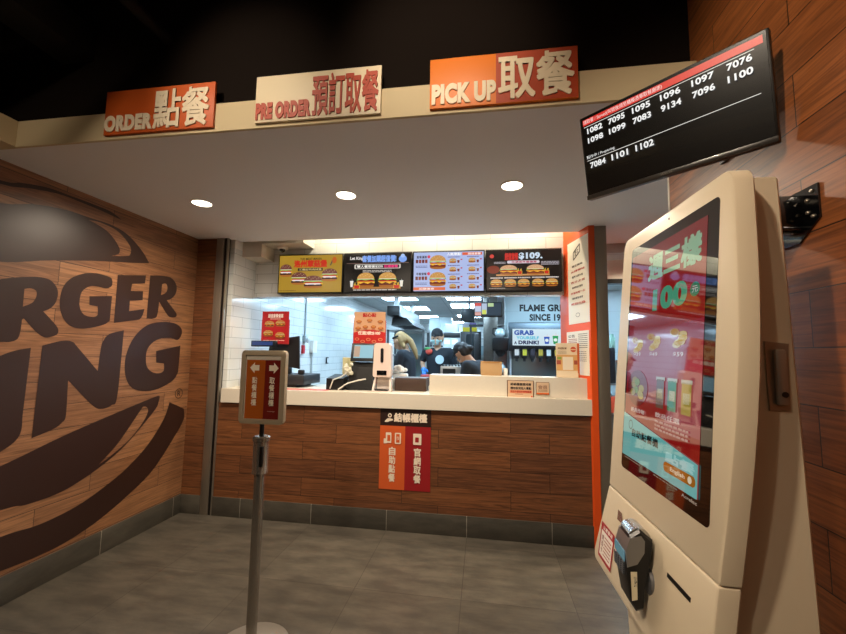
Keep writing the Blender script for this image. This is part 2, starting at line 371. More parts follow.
# lettering, upper row
LET = [
 ([(8, 417, 1), (90, 410), (165, 410), (215, 425), (243, 465), (238, 510), (215, 540), (182, 555, 1), (215, 590), (243, 625), (242, 650), (215, 662), (185, 664), (150, 640), (100, 585, 1), (92, 590, 1), (85, 640), (72, 672), (40, 684), (5, 684), (-70, 690, 1), (-70, 600, 1), (-30, 430, 1)], 180),
 ([(474, 440), (470, 415), (440, 402), (400, 393), (355, 395), (305, 412), (270, 445), (253, 495), (253, 545), (270, 590), (300, 618), (345, 628), (395, 622), (440, 610), (463, 595, 1), (473, 490, 1), (377, 491, 1), (377, 528, 1), (412, 534, 1), (410, 572), (380, 577), (350, 565), (335, 530), (340, 485), (355, 462), (385, 448), (420, 452), (445, 458), (465, 453)], 180),
 ([(497, 401, 1), (616, 403, 1), (612, 437, 1), (558, 439, 1), (552, 468, 1), (604, 470, 1), (602, 508, 1), (548, 510, 1), (545, 554, 1), (610, 545, 1), (600, 575), (588, 590, 1), (480, 604, 1)], 180),
 ([(634, 403, 1), (690, 405), (725, 415), (745, 445), (742, 480), (722, 502), (704, 508, 1), (728, 540), (745, 565), (742, 578), (722, 580), (705, 568), (672, 515, 1), (666, 560), (655, 583), (618, 586, 1)], 180),
 ([(435, 90), (460, 60), (523, 43, 1), (495, 320), (470, 360), (430, 375), (390, 360), (287, 255, 1), (278, 400), (262, 432), (225, 460), (132, 500, 1), (178, 108, 1), (260, 88), (305, 92), (330, 118), (412, 215, 1), (425, 120)], 320),
 ([(767, 60), (765, 35), (740, 15), (690, 8), (630, 18), (580, 55), (545, 110), (527, 175), (530, 240), (555, 285), (600, 300), (650, 296), (700, 275), (735, 250), (752, 220, 1), (762, 108, 1), (659, 131, 1), (659, 180, 1), (692, 184, 1), (690, 215), (665, 225), (635, 215), (617, 185), (620, 130), (645, 95), (680, 78), (720, 76), (750, 84)], 320),
 ([(130, 117, 1), (60, 130), (0, 152), (-60, 190), (-90, 600, 1), (-40, 580), (0, 558), (60, 515), (88, 470), (95, 400, 1)], 320),
]
for pts, oy in LET: LP(pts, oy)
for pts, oy in (([(102, 460, 1), (128, 458), (150, 468), (152, 490), (135, 518), (95, 535, 1)], 180), ([(684, 440, 1), (700, 438), (706, 455), (700, 475), (679, 487, 1)], 180)):
    la.k = 6; la.poly(smooth(wallpts(pts, oy)), woodL)
# lettering beyond the left edge of the view
for t, y0, z0, y1, z1 in (('BU', .45, 1.25, 1.5, 1.72), ('K', .75, .55, 1.38, 1.12)):
    la.k = 3; la.text(t, y0, z0, y1, z1, decal, .06)
# lower bun
la.k = 3
a_ = wallpts([(675, 322, 1), (640, 330), (310, 470), (0, 618)], 320); b_ = wallpts([(0, 298), (120, 270), (280, 208), (440, 100), (540, 10)], 440)
c_ = wallpts([(650, 385), (670, 345)], 320)
la.poly(smooth(a_+[(1.3, .62), (.6, .70, 1), (.95, .55), (1.45, .49)]+b_+c_), decal)
la.k = 6; la.poly(smooth(wallpts([(622, 372), (605, 366), (590, 385), (540, 460), (490, 530), (415, 612, 1), (465, 575), (545, 505), (600, 435), (622, 392)], 320)), woodL)
la.k = 3
d1 = wallpts([(716, 347, 1), (690, 420), (625, 525), (540, 620)], 320); d2 = wallpts([(450, 190), (330, 275), (170, 355), (0, 410)], 440)
d3 = wallpts([(0, 555), (150, 495), (280, 430), (420, 335), (560, 215), (650, 120)], 440); d4 = wallpts([(735, 495), (775, 420), (777, 375, 1)], 320)
la.poly(smooth(d1+d2+[(1.5, .36), (1.0, .40, 1), (1.35, .25), (1.65, .205)]+d3+d4), decal)
la.k = 3
rc = pl(178.7, 393.4, 0, XL)
for i in range(24):
    a0, a1 = 2*math.pi*i/24, 2*math.pi*(i+1)/24
    la.k = 3; la.poly([(rc.y+r*math.cos(a), rc.z+r*math.sin(a)) for r, a in ((.045, a0), (.045, a1), (.038, a1), (.038, a0))], decal)
la.text('R', rc.y-.018, rc.z-.024, rc.y+.02, rc.z+.024, decal, .02)
la.build('emblem', lo)
# ================================================================== HANGING SIGNS ON THE FASCIA
def fascia_sign(px0, px1, base, label, items, split=None, edge='#7a2a12'):
    x0 = pl(px0, 110, 1, 1.6).x; x1 = pl(px1, 90, 1, 1.6).x; z0, z1 = 2.515, 2.745
    r = empty('fascia_sign', ((x0+x1)/2, 1.6, z0), label, 'sign', 'order signs along the ceiling edge')
    MB().box((x0, 1.6, z0), (x1, 1.614, z1), .002).build('panel', M(base, .5), r)
    a = Art((x0, 1.6, z0), X, Z); w = x1-x0
    if split: a.rect(w*split, 0.002, w-.002, z1-z0-.002, '#b2421c')  # painted shading: right part darker, as spotlight falls on the left part
    for it in items: a.text(it[0], w*it[1], .23*it[2], w*it[3], .23*it[4], it[5], it[6], .005)
    a.build('lettering', r)
fascia_sign(105.5, 215, '#c8581a', 'orange sign board reading ORDER, leftmost on the ceiling edge',
    [('ORDER', .01, .05, .46, .42, '#e9d9bd', .065), ('點餐', .47, .06, .96, .90, '#e9d9bd', .03)])
fascia_sign(255, 381, '#e5d6b6', 'cream sign board reading PRE ORDER in red letters',
    [('PRE ORDER', .01, .05, .46, .41, '#b03a16', .065), ('預訂取餐', .47, .06, .98, .90, '#b03a16', .03)])
fascia_sign(429.5, 578.5, '#e57a18', 'orange sign board reading PICK UP, rightmost on the ceiling edge',
    [('PICK UP', .015, .06, .46, .47, '#ecdcbc', .065), ('取餐', .48, .08, .97, .92, '#ecdcbc', .032)], split=.46)
# ================================================================== DOWNLIGHTS
def downlight(x, y, z, r, label, s=14, group='round downlights in the ceiling over the counter'):
    e = empty('downlight', (x, y, z), label, 'ceiling light', group)
    MB().lathe((x, y, z), [(r+.012, 0), (r+.012, -.003), (r+.003, -.006), (r, -.002)]).build('trim_ring', M('#e9e4da', .4), e)
    MB().lathe((x, y, z-.0021), [(r-.001, 0), (r-.001, -.001), (r*.5, -.0025)]).build('lens', glow('#fff0d8', s), e)
for px, py, t in ((202, 203, 'glowing round downlight above the left post, leftmost of the three'), (346, 195, 'glowing round downlight, middle one of three over the counter'), (512, 185.5, 'glowing round downlight nearest the order monitor')):
    q = pl(px, py, 2, ZS); downlight(q.x, q.y, ZS, .062, t)
def spot(loc, tgt, e, size=70, blend=.6, col=(1, .72, .42), r=.04):
    l = bpy.data.lights.new('spot_lamp', 'SPOT'); l.energy = e; l.spot_size = math.radians(size); l.spot_blend = blend; l.color = col; l.shadow_soft_size = r
    o = bpy.data.objects.new('spot_lamp', l); COL.objects.link(o); o.location = loc
    o.rotation_euler = (V(tgt)-V(loc)).to_track_quat('-Z', 'Y').to_euler(); return o
def area(loc, tgt, e, sx, sy, col=(1, .8, .6)):
    l = bpy.data.lights.new('area_lamp', 'AREA'); l.energy = e; l.shape = 'RECTANGLE'; l.size = sx; l.size_y = sy; l.color = col
    o = bpy.data.objects.new('area_lamp', l); COL.objects.link(o); o.location = loc
    o.rotation_euler = (V(tgt)-V(loc)).to_track_quat('-Z', 'Y').to_euler(); return o
warm = (1, .83, .64)
for px, py in ((202, 203), (346, 195), (512, 185.5)):
    q = pl(px, py, 2, ZS); spot((q.x, q.y, ZS-.02), (q.x, q.y, 0), 95, 172, 1, warm)
downlight(1.7, 3.72, ZS, .062, 'unseen round downlight added to brighten the side passage behind the kiosk'); spot((1.7, 3.72, ZS-.02), (1.7, 3.72, 0), 130, 172, 1, warm)  # lamp hidden by the kiosk, added to brighten the passage lintel
# track spots of the lobby, hung from the black ceiling
def track_spot(loc, tgt, e, label, size=60, col=warm, blend=.6):
    r = empty('track_spotlight', loc, label, 'spotlight', 'track spotlights on the black ceiling'); d = (V(tgt)-V(loc)).normalized()
    p = V(loc)
    MB().cyl(p-d*.16, p-d*.012, .04, .045).build('housing', darkP, r)
    MB().cyl(p-d*.1, (p-d*.1)+V((0, 0, 3.4-(p-d*.1).z)), .012, n=10).build('stem', darkP, r)
    MB().cyl(p-d*.012, p-d*.008, .038).build('lens', glow('#ffe6c0', 6), r)
    spot(p, tgt, e, size, blend, col, .05)
track_spot((-1.4, .1, 3.3), (-1.15, 1.65, 2.74), 95, 'black track spotlight aimed between the ORDER and cream signs', 38, blend=1)
track_spot((-.4, .1, 3.3), (-.2, 1.65, 2.82), 120, 'black track spotlight aimed between the cream and PICK UP signs', 42, blend=1)
track_spot((-.9, -.15, 3.25), (.85, .9, 1.9), 200, 'black track spotlight aimed at the kiosk and the right plank wall', 62)
track_spot((-.9, -.6, 3.3), (-1.0, 2.2, 0), 100, 'black track spotlight aimed at the floor before the counter', 85)
track_spot((-1.4, -.9, 3.3), (-2.68, 1.8, 1.4), 62, 'black track spotlight aimed at the wall emblem', 64)
W = bpy.data.worlds.new('world'); SC.world = W; W.use_nodes = True
W.node_tree.nodes['Background'].inputs[0].default_value = (.25, .2, .16, 1); W.node_tree.nodes['Background'].inputs[1].default_value = .15
for x, y in ((-1.6, -1.6), (-.2, -1.6)):  # unseen glowing panels added as soft fill for the closed lobby
    e = empty('lobby_fill_panel', (x, y, 3.399), 'added warm fill panel on the black ceiling behind the viewer', 'ceiling light', 'added fill panels over the lobby')
    MB().box((x-.3, y-.3, 3.37), (x+.3, y+.3, 3.399)).build('housing', white, e); MB().box((x-.28, y-.28, 3.366), (x+.28, y+.28, 3.37)).build('diffuser', glow('#ffe2bc', 6), e)
# ================================================================== ORDER STATUS MONITOR
def monitor():
    sc = .885
    c = [V(p) for p in ((.419, 1.715, 2.488), (.882, 1.277, 2.484), (.923, 1.324, 2.13), (.46, 1.762, 2.134))]
    c = [CAM+(p-CAM)*sc for p in c]
    bl = c[3]; u = (c[2]-c[3]).normalized(); w = (c[1]-c[0]).length; v = (c[0]-c[3]); v = (v-u*v.dot(u)).normalized(); h = (c[0]-c[3]).length
    n = u.cross(v)
    mx = Matrix((u, v, n)).transposed().to_4x4(); mx.translation = bl
    r = empty('status_monitor', bl+u*w/2-n*.02, 'black wall monitor listing order numbers under a red bar, above the kiosk', 'monitor')
    MB().box((0, 0, -.028), (w, h, -.001), .004, mx=mx).build('casing', M('#15120f', .35), r)
    MB().box((w*.12, h*.15, -.055), (w*.9, h*.8, -.028), .012, mx=mx).build('back_cover', M('#1a1715', .5), r)
    MB().box((0, 0, -.001), (w, h*.055, .006), .003, mx=mx).build('chin_bezel', M('#2a2622', .3, coat=.5), r)
    MB().box((w*.012, h*.058, -.001), (w*.988, h*.985, .001), 0, mx=mx).build('screen', M('#0b0a09', .22, coat=.35, emit=.01), r)
    a = Art(bl+n*.0012, u, v); a.em = 1.0; a.n = n
    B = lambda x0, y0, x1, y1: (w*x0, h*y0, w*x1, h*y1)
    a.em = .85; a.rect(*B(.025, .885, .975, .955), '#e0281e')
    a.em = .95
    a.text('請取餐 / Served(叫號後請至櫃檯憑單取餐謝謝)', *B(.03, .892, .52, .948), '#ffe6e0', .0)
    a.rect(*B(.03, .862, .94, .868), '#e8e4dc'); a.rect(*B(.03, .46, .95, .466), '#e8e4dc')
    cols = ((.055, .165), (.2, .31), (.37, .48), (.55, .66), (.75, .87))
    for i, t in enumerate(('1082', '7095', '1095', '1096', '1097')): pass
    rows = [('1082', '7095', '1095', '1096', '1097', '7076'), ('1098', '1099', '7083', '9134', '7096', '1100')]
    xs = (.05, .195, .345, .505, .665, .825)
    for k, row in enumerate(rows):
        for x, t in zip(xs, row): a.text(t, *B(x, .775-.115*k, x+.105, .84-.115*k), '#f4f4f2', .03)
    a.text('製作中 / Preparing', *B(.03, .475, .22, .52), '#f4f4f2', .0)
    for x, t in zip(xs, ('7084', '1101', '1102')): a.text(t, *B(x, .36, x+.105, .43), '#f4f4f2', .03)
    a.em = 0; a.text('ASUS', *B(.47, .02, .53, .04), '#6b655c', 0)
    a.build('display_text', r)
    p = bl+u*w*.62+v*h*.5-n*.05; q = V((XR, p.y+.1, p.z))
    mb = MB().box((-.05, -.05, -.012), (.05, .05, 0), .002, mx=Matrix.Translation(p) @ mx.to_3x3().to_4x4())
    mb.box((XR-.012, q.y-.05, q.z-.08), (XR-.001, q.y+.05, q.z+.08)).cyl(p-n*.01, q-X*.006, .016, n=10)
    mb.build('wall_arm', black, r)
monitor()
# ================================================================== SELF-ORDER KIOSK
def kiosk():
    kw = M('#cdbda2', .42, bump=.06, nscale=500)
    r = empty('ordering_kiosk', (.62, 1.2, 0), 'tall cream self-ordering kiosk with lit touch screen beside the right wall', 'kiosk')
    def xf(z, y=.896): return (.462+(z-1.0)*.079 if z >= 1.0 else .462+(z-1.0)*.152)-.036*(y-.896)
    def rr(y0, y1, z0, z1, rad, n=6, cor=(1, 1, 1, 1)):
        pts = []
        for (cy, cz, a0, k) in ((y1, z1, 0, 0), (y0, z1, 90, 1), (y0, z0, 180, 2), (y1, z0, 270, 3)):
            q = rad if cor[k] else .004; sy = -1 if cy == y1 else 1; sz = -1 if cz == z1 else 1
            pts += [(cy+sy*q+q*math.cos(math.radians(a0+90*i/n)), cz+sz*q+q*math.sin(math.radians(a0+90*i/n))) for i in range(n+1)]
            if k == 1: za, zb = pts[-1][1], z0+(rad if cor[2] else .004); pts += [(y0, za+(zb-za)*j/10) for j in range(1, 10)]
        return pts
    def slab(y0, y1, z0, z1, d0, d1, rad, bev, cor, hi_y=0):
        rings = []
        for k, (dd, ins) in enumerate(((d0, bev), (d0+bev*.3, bev*.3), (d0+bev, 0), (d1-bev, 0), (d1, bev))):
            ring = []
            for (yy, zz) in rr(y0+ins, y1-ins, z0+ins, z1-ins, rad, cor=cor):
                if hi_y and yy > (y0+y1)/2: yy += (z1-zz)*hi_y
                elif z1 > 1.5: yy -= .036*math.sin(math.pi*min(1, max(0, (zz-.99)/.87)))
                ring.append(V((xf(zz, yy)+dd, yy, zz)))
            rings.append(ring)
        return rings
    Y0, Y1 = .896, 1.482
    MB().rings(slab(Y0, Y1, 1.0, 1.862, 0, .045, .032, .006, (1, 1, 0, 0), .027)).build('screen_door', kw, r)
    MB().rings(slab(Y0, Y1+.024, .73, .9985, 0, .045, .03, .006, (0, 0, 1, 1), .24)).build('lower_panel', kw, r)
    # rear cabinet, set back from the near side, down to the floor
    rg = []
    for z in (0.02, .3, .73, .911, 1.262, 1.48, 1.852):
        x1 = .655+(1.852-z)*.021; x0 = xf(z)+.04 if z >= .73 else xf(.73)+.06
        rad = .008
        rg.append([V((x0, Y0+.05, z)), V((x1-rad, Y0+.05, z)), V((x1, Y0+.05+rad, z)), V((x1, Y1-.06, z)), V((x1-rad, Y1-.05, z)), V((x0, Y1-.05, z))])
    top = [V((p.x*.0+((p.x-.6)*.97+.6), (p.y-1.19)*.985+1.19, 1.856)) for p in rg[-1]]
    MB().rings(rg+[top]).build('rear_cabinet', kw, r, angle=40)
    MB().box((.44, Y0+.06, 0), (.76, Y1-.06, .022), .004).build('foot_plate', steelD, r)
    # glass
    def G(y, z, d): return V((xf(z, y)-d, y, z))
    def loop(y0, y1, z0, z1, rad, d):
        return [G(p[0], p[1], d) for p in rr(y0, y1, z0, z1, rad)]
    gy0, gy1, gz0, gz1 = .932, 1.405, 1.092, 1.812
    g = MB(); g.rings([loop(gy0, gy1, gz0, gz1, .014, -.003), loop(gy0, gy1, gz0, gz1, .014, .0005)])
    sc = g.build('touch_screen', M('#060606', .04, coat=1, spec=.5), r)
    v = (G(1, gz1, 0)-G(1, gz0, 0)).normalized(); u = V((.036, -1, 0)).normalized()
    ay1, ay0, az0, az1 = gy1-.012, gy0+.042, gz0+.045, gz1-.03
    o = G(ay1, az0, .0009); w = ay1-ay0; h = (G(1, az1, 0)-G(1, az0, 0)).length
    # the picture is part of the glossy glass: clear coat over each printed colour
    a = Art(o, u, v, .00008); cc = {}
    def c(hx, s=.55): return M('#060606', .05, coat=1, emit=s, ecol=hx)
    B = lambda x0, y0, x1, y1: (w*x0, h*y0, w*x1, h*y1)
    a.rect(*B(0, 0, 1, 1), c('#b01818', .45))
    a.rect(*B(0, .9, 1, 1), c('#a83038', .4))
    a.poly([(0, h*.62), (w*.5, h*.6), (w, h*.63), (w, h*.36), (0, h*.36)], c('#b83048', .45))
    a.poly([(w*.78, h*.5), (w, h*.5), (w, h*.2), (w*.6, h*.2)], c('#c85060', .4))
    a.text('週三樣', *B(.3, .84, .95, .955), c('#a8d8b0', .5), .06)
    a.text('100', *B(.38, .69, .82, .79), c('#58b890', .5), .06)
    a.ell(w*.9, h*.74, w*.05, h*.028, c('#2a8a60', .5)); a.text('元', *B(.87, .728, .93, .752), c('#eeeeee', .5), .0)
    for i, (x, y) in enumerate(((.16, .56), (.42, .57), (.74, .58))):
        for k in range(9):
            a.k -= 1; a.ell(w*(x+.055*math.cos(k*2.4)), h*(y-.02+.028*math.sin(k*1.9)), w*.05, h*.014, c(('#d8a830', '#c89028', '#e6c050')[k % 3], .5), n=9)
        a.k += 1; a.text('$'+('39', '49', '59')[i], *B(x-.05, .485, x+.07, .505), c('#f0d8d0', .5), .03)
    a.ell(w*.2, h*.335, w*.17, h*.085, c('#8a1018', .45))
    for k in range(8): a.ell(w*(.2+.07*math.cos(k*2.2)), h*(.335+.035*math.sin(k*1.7)), w*.045, h*.018, c(('#d0b030', '#b8962a', '#88a030')[k % 3], .5), n=9)
    a.k += 1
    for x, cl in ((.55, '#7a5a48'), (.7, '#3a9a68'), (.86, '#c8b048')):
        a.rect(*B(x-.05, .27, x+.05, .39), c(cl, .45)); a.k -= 1; a.rect(*B(x-.058, .385, x+.058, .4), c('#d8d8c8', .5)); a.k -= 1; a.rect(*B(x-.035, .31, x+.035, .35), c('#e0d8b0', .5))
    a.k += 2
    a.text('經典炸物', *B(.12, .22, .34, .24), c('#f0d8d0', .5), .03); a.text('飲品任選', *B(.5, .23, .8, .25), c('#f0d8d0', .5), .03)
    for k in range(3): a.lines(w*.5, h*(.175+.016*k), w*.9, h*(.187+.016*k), 1, c('#e0a8a0', .45), .7, k)
    a.poly([(0, 0), (w, 0), (w, h*.115), (0, h*.205)], c('#74c4c0', .62))
    a.text('自助點餐機', *B(.16, .105, .56, .14), c('#0c3038', .2), .05)
    for i in range(16):
        t0, t1 = 2*math.pi*i/16, 2*math.pi*(i+1)/16
        a.k -= 1; a.poly([(w*.13+w*q*math.cos(t), h*.155+w*q*math.sin(t)) for q, t in ((.035, t0), (.035, t1), (.028, t1), (.028, t0))], c('#0c3038', .2))
    a.k += 1
    a.text('點餐', *B(.66, .075, .97, .11), c('#a8e0dc', .65), .05)
    a.rrect(*B(.64, .032, .985, .07), h*.018, c('#b8731c', .5)); a.text('English', *B(.72, .04, .88, .06), c('#f8e8c8', .6), .03)
    a.ell(w*.93, h*.051, w*.02, w*.02, c('#f8e8c8', .6))
    a.k = 1; a.text('Acrelec', *B(.84, -.022, .99, -.01), M('#b8b0a8', .4), .02); a.lines(w*.03, -h*.014, w*.34, -h*.008, 1, M('#8a8078', .4), .8, 4)
    a.lines(w*.5, -h*.014, w*.8, -h*.008, 1, M('#8a8078', .4), .8, 5)
    a.build('screen_picture', sc)
    # handle with lock on the near side
    y = Y0+.05
    hp = MB().prism([(.6, y, 1.487), (.646, y, 1.482), (.644, y, 1.472), (.64, y, 1.342), (.602, y, 1.34), (.6, y, 1.40)], (0, -.004, 0)).build('door_handle', steel, r)
    MB().box((.612, y-.016, 1.352), (.634, y-.004, 1.47), .005).build('lever', steel, hp); MB().cyl((.624, y-.018, 1.375), (.624, y-.012, 1.375), .006).build('lock', M('#1a1512', .4), hp)
    # receipt slot, ventilation holes, sticker, card slot guide
    def q(px, py, d=.0015):
        p = V((.44, 0, 0)); 
        for _ in range(4): p = pl(px, py, 0, xf(p.z if p.z else .85, p.y if p.y else 1.1)-d)
        return p
    s0, s1 = q(667, 574), q(690, 601); 
    zc = (s0.z+s1.z)/2
    MB().prism([G(s0.y, zc-.005, .001), G(s1.y, zc-.005, .001), G(s1.y, zc+.005, .001), G(s0.y, zc+.005, .001)], (.002, 0, 0)).build('receipt_slot', black, r)
    a = Art(G(1.565, .757, .0008), u, (G(1, .9, 0)-G(1, .74, 0)).normalized(), .0003)
    hh = .17
    a.rrect(.045, .0, .165, hh-.055, .005, '#a02026'); a.rect(.055, .01, .157, hh-.08, '#e6ded2')
    a.text('注意事項', .065, hh-.074, .15, hh-.061, '#efe6da', .03); a.vtext('請插卡', .065, .02, .082, .08, '#7a2a26', .02); a.lines(.09, .016, .15, .082, 6, '#a04038', .35, 3)
    a.build('payment_sticker', r)
    a = Art(G(1.40, .925, .0008), u, (G(1, .96, 0)-G(1, .9, 0)).normalized(), .0003); a.poly([(0, .0), (.045, 0), (.03, .03), (.0, .03)], M('#b9b2a6', .2, .8)); a.build('card_guide', r)
    mb = MB()
    for k in range(5): mb.box((.5+.01*k, Y0-.0005, .862), (.503+.01*k, Y0+.001, .866))
    mb.build('vent_holes', black, r)
    MB().cyl(G(1.16, 1.838, .001), G(1.16, 1.838, -.002), .003, n=10).build('camera_eye', black, r)
    # wall bracket: plate bolted to the wall and arm to the kiosk's back
    br = MB().prism([(XR-.006, 1.10, 1.90), (XR-.006, 1.24, 1.90), (XR-.006, 1.24, 1.76), (XR-.006, 1.17, 1.76), (XR-.006, 1.10, 1.81)], (.005, 0, 0))
    br.box((.66, 1.145, 1.80), (XR-.004, 1.165, 1.885), .003).box((.66, 1.145, 1.79), (XR-.004, 1.24, 1.80), .002)
    bo = br.build('wall_bracket', blackG, r)
    for yy, zz in ((1.118, 1.885), (1.134, 1.865), (1.134, 1.832), (1.118, 1.818)):
        MB().lathe((XR-.006, yy, zz), [(.005, 0), (.005, .003), (.003, .005)], 8, (-1, 0, 0)).build('bolt', steelD, bo)
kiosk()
# card terminal hung on the kiosk's lower panel
def terminal():
    y0, y1 = 1.14, 1.215
    P = lambda px, py: (lambda p: (p.x, p.z))(pl(px, py, 1, y0))
    prof = [P(*p) for p in ((626, 551), (630, 536), (640, 530), (653.5, 541), (652, 556), (646, 585), (644, 611), (637, 612.5), (630.5, 603), (626, 578))]
    r = empty('card_terminal', (.42, 1.18, .72), 'black card payment terminal on a holder low on the kiosk front', 'card terminal')
    def ring(yy, k): 
        cx = sum(p[0] for p in prof)/len(prof); cz = sum(p[1] for p in prof)/len(prof)
        return [V((cx+(p[0]-cx)*k, yy, cz+(p[1]-cz)*k)) for p in prof]
    MB().rings([ring(y0, .93), ring(y0+.006, 1), ring(y1-.006, 1), ring(y1, .93)]).build('body', M('#151517', .35), r)
    a = [P(*p) for p in ((625.6, 551), (629.5, 538), (641, 536), (644.5, 541), (644, 553), (637, 564), (627, 567))]
    MB().rings([[V((p[0], yy, p[1])) for p in a] for yy in (y0-.003, y1+.003)]).build('grey_hood', M('#8b8a8a', .3, .6), r)
    c = P(641, 541)
    MB().cyl((c[0], y0+.01, c[1]), (c[0], y1-.004, c[1]), .028, n=24).build('printer_cover', M('#b9b8b6', .15, .85, coat=.5), r)
    f0, f1 = V((prof[0][0], 0, prof[0][1])), V((prof[9][0], 0, prof[9][1])); d = (f1-f0).normalized(); L_ = (f1-f0).length
    nn = V((-1, 0, 0)); nn = (nn-d*nn.dot(d)).normalized()
    def bx(t0, t1, w0, w1, th):
        mb = MB(); p = f0+d*t0; q = f0+d*t1
        return mb.prism([V((p.x, y0+w0, p.z)), V((p.x, y0+w1, p.z)), V((q.x, y0+w1, q.z)), V((q.x, y0+w0, q.z))], nn*th)
    bx(.004, L_*.45, .008, .082, .002).build('display', M('#4a6870', .1, emit=.35, ecol='#6a98a8'), r)
    k = MB()
    for i in range(6):
        for j in range(4): k.v += []; e = bx(L_*(.5+.08*i), L_*(.555+.08*i), .01+.019*j, .024+.019*j, .004); k.add(e.v, e.f)
    k.build('keypad', M('#4a4c50', .5), r)
    ar = Art((0, y0-.0035, 0), X, Z); lp = [P(*p) for p in ((630, 571), (636.5, 571), (637, 599), (631.5, 600))]
    ar.poly([lp[3], lp[2], lp[1], lp[0]], '#e2d6b4')
    x_, z_ = lp[3]; ar.text('24H', x_+.006, z_+.035, x_+.013, z_+.06, '#3a3a3a', 0)
    ar.build('label_sticker', r)
    MB().cyl((prof[5][0]+.01, y0+.02, prof[5][1]), (prof[5][0]+.035, y0+.02, prof[5][1]+.0), .03, n=20).build('holder', M('#77777a', .35, .5), r)
terminal()
# ================================================================== STANCHION WITH DIRECTION SIGN
def stanchion():
    cx, cy = -1.12, 1.9
    r = empty('sign_stanchion', (cx, cy, 0), 'stainless queue post carrying a framed direction sign on the open floor', 'sign stand')
    MB().lathe((cx, cy, 0), [(.18, 0), (.18, .006), (.17, .012), (.09, .022), (.035, .03), (.03, .05)], 40).build('base', M('#9a948a', .42, .55), r)
    MB().cyl((cx, cy, .03), (cx, cy, .9), .0255, n=28).build('pole', M('#a39c92', .25, .8), r)
    MB().lathe((cx, cy, .83), [(.026, 0), (.038, .002), (.038, .01), (.037, .012), (.037, .16), (.042, .163), (.042, .18), (.034, .186)], 28).build('collar', M('#a39c92', .25, .8), r)
    MB().box((cx+.012, cy-.037, .87), (cx+.03, cy-.02, .97), .003).build('belt_clip', black, r)
    MB().cyl((cx, cy, 1.01), (cx, cy, 1.075), .012, n=14).build('neck', black, r)
    x0, x1, z0, z1 = cx-.13, cx+.118, 1.075, 1.452
    ox = -.005
    def rr(a, b, c_, d_, q, n=5): 
        o = []
        for X_, Z_, s in ((b-q, d_-q, 0), (a+q, d_-q, 90), (a+q, c_+q, 180), (b-q, c_+q, 270)):
            o += [(X_+q*math.cos(math.radians(s+90*i/n)), Z_+q*math.sin(math.radians(s+90*i/n))) for i in range(n+1)]
        return o
    yf = cy-.012
    out = rr(x0, x1, z0, z1, .022); inn = rr(x0+.026, x1-.026, z0+.026, z1-.026, .004)
    n = len(out); V3 = lambda p, y_: V((p[0], y_, p[1]))
    out2 = rr(x0+.004, x1-.004, z0+.004, z1-.004, .02)
    fr = MB(); fr.add([V3(p, yf+.03) for p in out]+[V3(p, yf+.003) for p in out]+[V3(p, yf) for p in out2]+[V3(p, yf) for p in inn]+[V3(p, yf+.008) for p in inn],
        [(k*n+i, k*n+(i+1) % n, (k+1)*n+(i+1) % n, (k+1)*n+i) for k in range(4) for i in range(n)])
    fr.add([V3(p, yf+.03) for p in out], [tuple(range(n))]).build('frame', M('#b5a68c', .38, .3), r, angle=50)
    a = Art((x0+.026, yf+.0075, z0+.026), X, Z); w = x1-x0-.052; h = z1-z0-.052
    a.rect(0, 0, w, h, M('#c9c2b4', .2)); a.rect(.004, .0, w*.55, h-.024, M('#a9561e', .15, coat=.8)); a.k -= 1; a.rect(w*.55, 0, w-.002, h-.024, M('#70201b', .15, coat=.8))
    ivory = '#e8dcc4'
    def arrow(xc, yc, s): a.poly([(xc-s*.03, yc), (xc-s*.004, yc+.028), (xc-s*.004, yc+.014), (xc+s*.022, yc+.014), (xc+s*.022, yc-.014), (xc-s*.004, yc-.014), (xc-s*.004, yc-.028)][::int(s)], ivory)
    arrow(w*.27, h*.8, 1); arrow(w*.78, h*.8, -1)
    a.vtext('點餐櫃檯', w*.2, h*.2, w*.34, h*.66, ivory, .03); a.vtext('取餐櫃檯', w*.7, h*.2, w*.84, h*.66, ivory, .03)
    a.rect(w*.68, h*.12, w*.88, h*.124, ivory)
    a.build('sign_sheet', r)
stanchion()
# ================================================================== SIGN ON THE COUNTER FRONT
x0, x1, z0, z1 = -.853, -.422, .325, .985
r = empty('counter_sign', ((x0+x1)/2, YC, z0), 'brown, orange and red direction poster on the plank counter front', 'poster')
MB().box((x0, YC-.004, z0), (x1, YC-.0005, z1)).build('sheet', M('#2e1c18', .4), r)
a = Art((x0, YC-.004, z0), X, Z); w = x1-x0; iv = '#ecdcc8'
a.rect(0, 0, w*.5, .515, '#d05a26'); a.k -= 1; a.rect(w*.5, 0, w, .515, '#98161c')
a.text('結帳櫃檯', w*.28, .55, w*.92, .62, iv, .06)
a.ell(w*.19, .6, .016, .018, iv); a.ell(w*.19, .6, .008, .009, '#2e1c18'); a.poly(smooth([(w*.09, .548), (w*.15, .575), (w*.24, .572), (w*.25, .56), (w*.18, .552), (w*.15, .546)]), iv)
a.vtext('自助點餐', w*.19, .06, w*.31, .345, iv, .05); a.vtext('官網取餐', w*.68, .06, w*.81, .345, iv, .05)
a.rrect(w*.12, .375, w*.23, .46, .006, iv); a.rect(w*.15, .39, w*.21, .44, '#d05a26'); a.rrect(w*.08, .37, w*.14, .41, .004, iv)
a.rrect(w*.3, .37, w*.42, .46, .006, iv); a.rect(w*.325, .38, w*.395, .45, '#d05a26'); a.text('菜單', w*.335, .4, w*.385, .43, iv, .0)
a.rrect(w*.66, .37, w*.82, .46, .006, iv); a.rrect(w*.7, .39, w*.77, .43, .004, '#98161c')
a.build('lettering', r)
